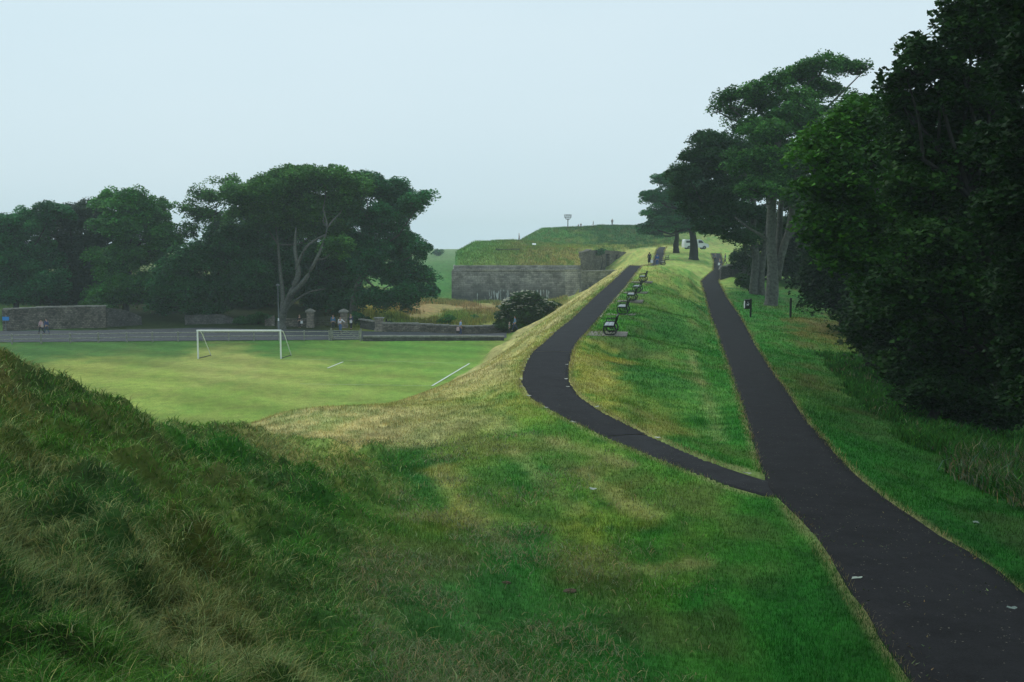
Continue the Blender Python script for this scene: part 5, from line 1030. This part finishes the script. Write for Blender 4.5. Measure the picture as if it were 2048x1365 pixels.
person('person in dark navy standing right of the stone gate pier', road_p(701, 114.2), NEAR - .2, (.03, .04, .09), (.02, .02, .03), h=1.8, walk=.08)
person('walker in a light blue shirt and navy trousers on the road below the ditch', road_p(921, 107), RIGHT + .4, (.28, .4, .6), (.03, .05, .14), h=1.78, walk=.12, sleeve=.3)
person('person in a blue top half hidden by the rampart slope', road_p(1030, 108.5), LEFT - .2, (.14, .27, .5), (.04, .06, .12), h=1.68, walk=.3)
person('small pale-haired person in grey beside the one in blue near the slope', road_p(1019, 108.5), LEFT + .5, (.2, .22, .22), (.05, .06, .06), hair=(.5, .48, .42), h=1.3, walk=.15)
person('person in a long black coat walking away on the upper path beyond the crest', gp(1298, 146), AWAY, (.008, .01, .014), (.008, .01, .014), h=1.82, walk=.06, hood=(.008, .01, .014), skirt=(.008, .01, .014))
person('person in a blue anorak walking away on the upper path beyond the crest', gp(1313.5, 145), AWAY, (.02, .09, .28), (.03, .09, .26), h=1.76, walk=.12, hood=(.02, .09, .28))
person('person in dark clothes walking on the far lower path beside the wall', gp(1438, 150), NEAR, (.05, .06, .1), (.02, .03, .05), h=1.7, walk=.2)
person('person in a grey top farther along the lower path, partly under the trees', gp(1429, 168), NEAR, (.2, .22, .26), (.04, .05, .08), h=1.7, walk=.2)
person('person in a dark blue top behind the pale wall near the lower path', gp(1449, 160), LEFT, (.05, .07, .14), (.03, .03, .05), h=1.7, walk=.2)
GS = 'people on the skyline mound'
person('tall dark figure standing on the skyline right of the beacon', gp(1223, 256), NEAR, (.02, .03, .04), (.02, .025, .03), h=1.85, walk=.05, group=GS)
person('slim figure on the skyline midway between the beacon and the tall figure', gp(1185.5, 257), LEFT, (.05, .06, .07), (.02, .025, .03), h=1.6, walk=.05, group=GS)
person('figure on the skyline, right one of the pair close to the beacon', gp(1161, 257), NEAR, (.04, .05, .06), (.02, .025, .03), h=1.35, walk=.05, group=GS)
person('short figure on the skyline, left one of the pair close to the beacon', gp(1156, 257), NEAR, (.04, .05, .06), (.02, .025, .03), h=1.1, walk=.05, group=GS)
person('distant figure walking at the foot of the mound above the bastion', gp(1038, 222), RIGHT, (.06, .07, .08), (.03, .035, .04), h=1.7, walk=.2, group=GS)
def bag(label, loc, c, s=1.0):
    r = empty('shopping_bag', loc); tag(r, label, 'bag'); mb = MB(); mb.box((0, 0, .17 * s), (.3 * s, .14 * s, .34 * s), taper=.85); mb.build('pouch', cmat(c), r, .03)
    MB().tube([(-.09 * s, 0, .33 * s), (-.06 * s, 0, .48 * s), (.06 * s, 0, .48 * s), (.09 * s, 0, .33 * s)], .012, 5).build('handle', cmat(c), r)
p = gp(1303, 145.6); bag('white bag held by the person in the long black coat', (p[0] - .02, p[1], p[2] + .38), (.7, .72, .74), 1.3)
p = road_p(915.5, 106.9); bag('pale pink bag held by the walker in light blue', (p[0], p[1], p[2] + .55), (.6, .42, .42), 1.1)
p = road_p(602, 115.0); bag('white bag held by the person in black near the gate pier', (p[0], p[1], p[2] + .55), (.7, .72, .74), .9)
p = road_p(701, 113.9); bag('white bag carried in front by the person in navy', (p[0], p[1], p[2] + .75), (.62, .62, .65), .9)
p = road_p(82.5, 108.8); bag('beige bag carried by the person in the pink top', (p[0], p[1] - .1, p[2] + .75), (.5, .42, .38), .9)
p = gp(1436.5, 149.7); bag('white bag carried by the person on the far lower path', (p[0], p[1] - .1, p[2] + .7), (.75, .77, .8), 1.0)
# ------------------------------------------------------------------ litter on the ground
def scrap(name, label, px, py, size, c, cat='leaf', group=None, z=.03):
    p = hit(px, py); mb = MB(); n = 9; vs = [(0, 0, .012)]
    for k_ in range(n):
        a = 2 * PI * k_ / n; rr_ = size * random.uniform(.35, .6) * (1.0 if k_ % 2 else .8); vs.append((rr_ * math.cos(a) * 1.3, rr_ * math.sin(a) * .7, random.uniform(0, .02)))
    vs += [(x_, y_, z_ - .006) for x_, y_, z_ in vs]
    fs = [(0, 1 + k_, 1 + (k_ + 1) % n) for k_ in range(n)] + [(n + 1, n + 2 + (k_ + 1) % n, n + 2 + k_) for k_ in range(n)] + [(1 + k_, n + 2 + k_, n + 2 + (k_ + 1) % n, 1 + (k_ + 1) % n) for k_ in range(n)]
    o = mb.add(vs, fs).build(name, cmat(tuple(k_ * .75 for k_ in c))); o.location = (p[0], p[1], p[2] + z); o.rotation_euler = (random.uniform(-.1, .1), random.uniform(-.1, .1), random.uniform(-.6, .6)); tag(o, label, cat, group); return o
scrap('fallen_leaf', 'curled pale leaf lying on the near edge of the main path', 1713, 1167, .17, (.42, .5, .42), z=.07)
scrap('fallen_leaf', 'greyish leaf on the dark path at the right picture edge', 2022, 1228, .13, (.2, .27, .24), z=.07)
scrap('fallen_leaf', 'pale leaf on the shaded lawn right of the main path', 1953, 1053, .12, (.2, .28, .22), z=.06)
scrap('fallen_leaf', 'small pale leaf on the lawn left of the path junction', 1185, 986, .13, (.4, .46, .38), z=.07)
GP = 'pale chips along the edges of the upper path'
for px, py in [(1091, 681), (1064, 703), (1055, 722), (1046, 746), (1042, 762), (1043, 777), (1058, 796), (1093, 820), (1146, 849), (1194, 818), (1136, 778), (1132, 762), (1133, 733), (1103, 668), (1131, 650), (1170, 663), (1187, 637), (1198, 623), (1316, 881), (1200, 600), (1495, 953)]:
    scrap('stone_chip', 'small pale chip lying at the edge of the upper path', px, py, .13, (.6, .6, .52), 'stone chip', GP, .06)
def clod(label, px, py, s):
    p = hit(px, py); n = 10; vs = []; rows = 4
    for i in range(rows):
        for k_ in range(n):
            a = 2 * PI * k_ / n; rr_ = s * math.cos(i / rows * PI / 2) * random.uniform(.8, 1.15); vs.append((rr_ * 1.4 * math.cos(a), rr_ * math.sin(a), s * .5 * math.sin(i / rows * PI / 2) * random.uniform(.8, 1.2) - .01))
    vs.append((0, 0, s * .5)); fs = [(i * n + k_, i * n + (k_ + 1) % n, (i + 1) * n + (k_ + 1) % n, (i + 1) * n + k_) for i in range(rows - 1) for k_ in range(n)] + [((rows - 1) * n + k_, (rows - 1) * n + (k_ + 1) % n, rows * n) for k_ in range(n)]
    o = MB().add(vs, fs).build('earth_clod', plain('earth', (.07, .045, .028), .95, 0, .3, 30)); o.location = tuple(p + (0, 0, .01)); tag(o, label, 'earth clod')
clod('brown clod of earth on the lawn, the larger right one of two', 1141, 1184, .07); clod('brown clod of earth on the lawn, the left one of two', 1012, 1167, .045)
# ------------------------------------------------------------------ haze
zt = 34.0; zb = float(GZ.min()) - 1.0
hz = MB(); hz.box((0, 0, (zt + zb) / 2), (2300, 2300, zt - zb)); m, n, l, b = mat_new('haze_air'); n.remove(b)
pv = n.new('ShaderNodeVolumePrincipled'); pv.inputs['Color'].default_value = (.80, .93, 1.0, 1); pv.inputs['Density'].default_value = .0005; pv.inputs['Anisotropy'].default_value = 0.1
l.new(pv.outputs[0], n['Material Output'].inputs['Volume'])
ho = hz.build('haze', m); tag(ho, kind='stuff')
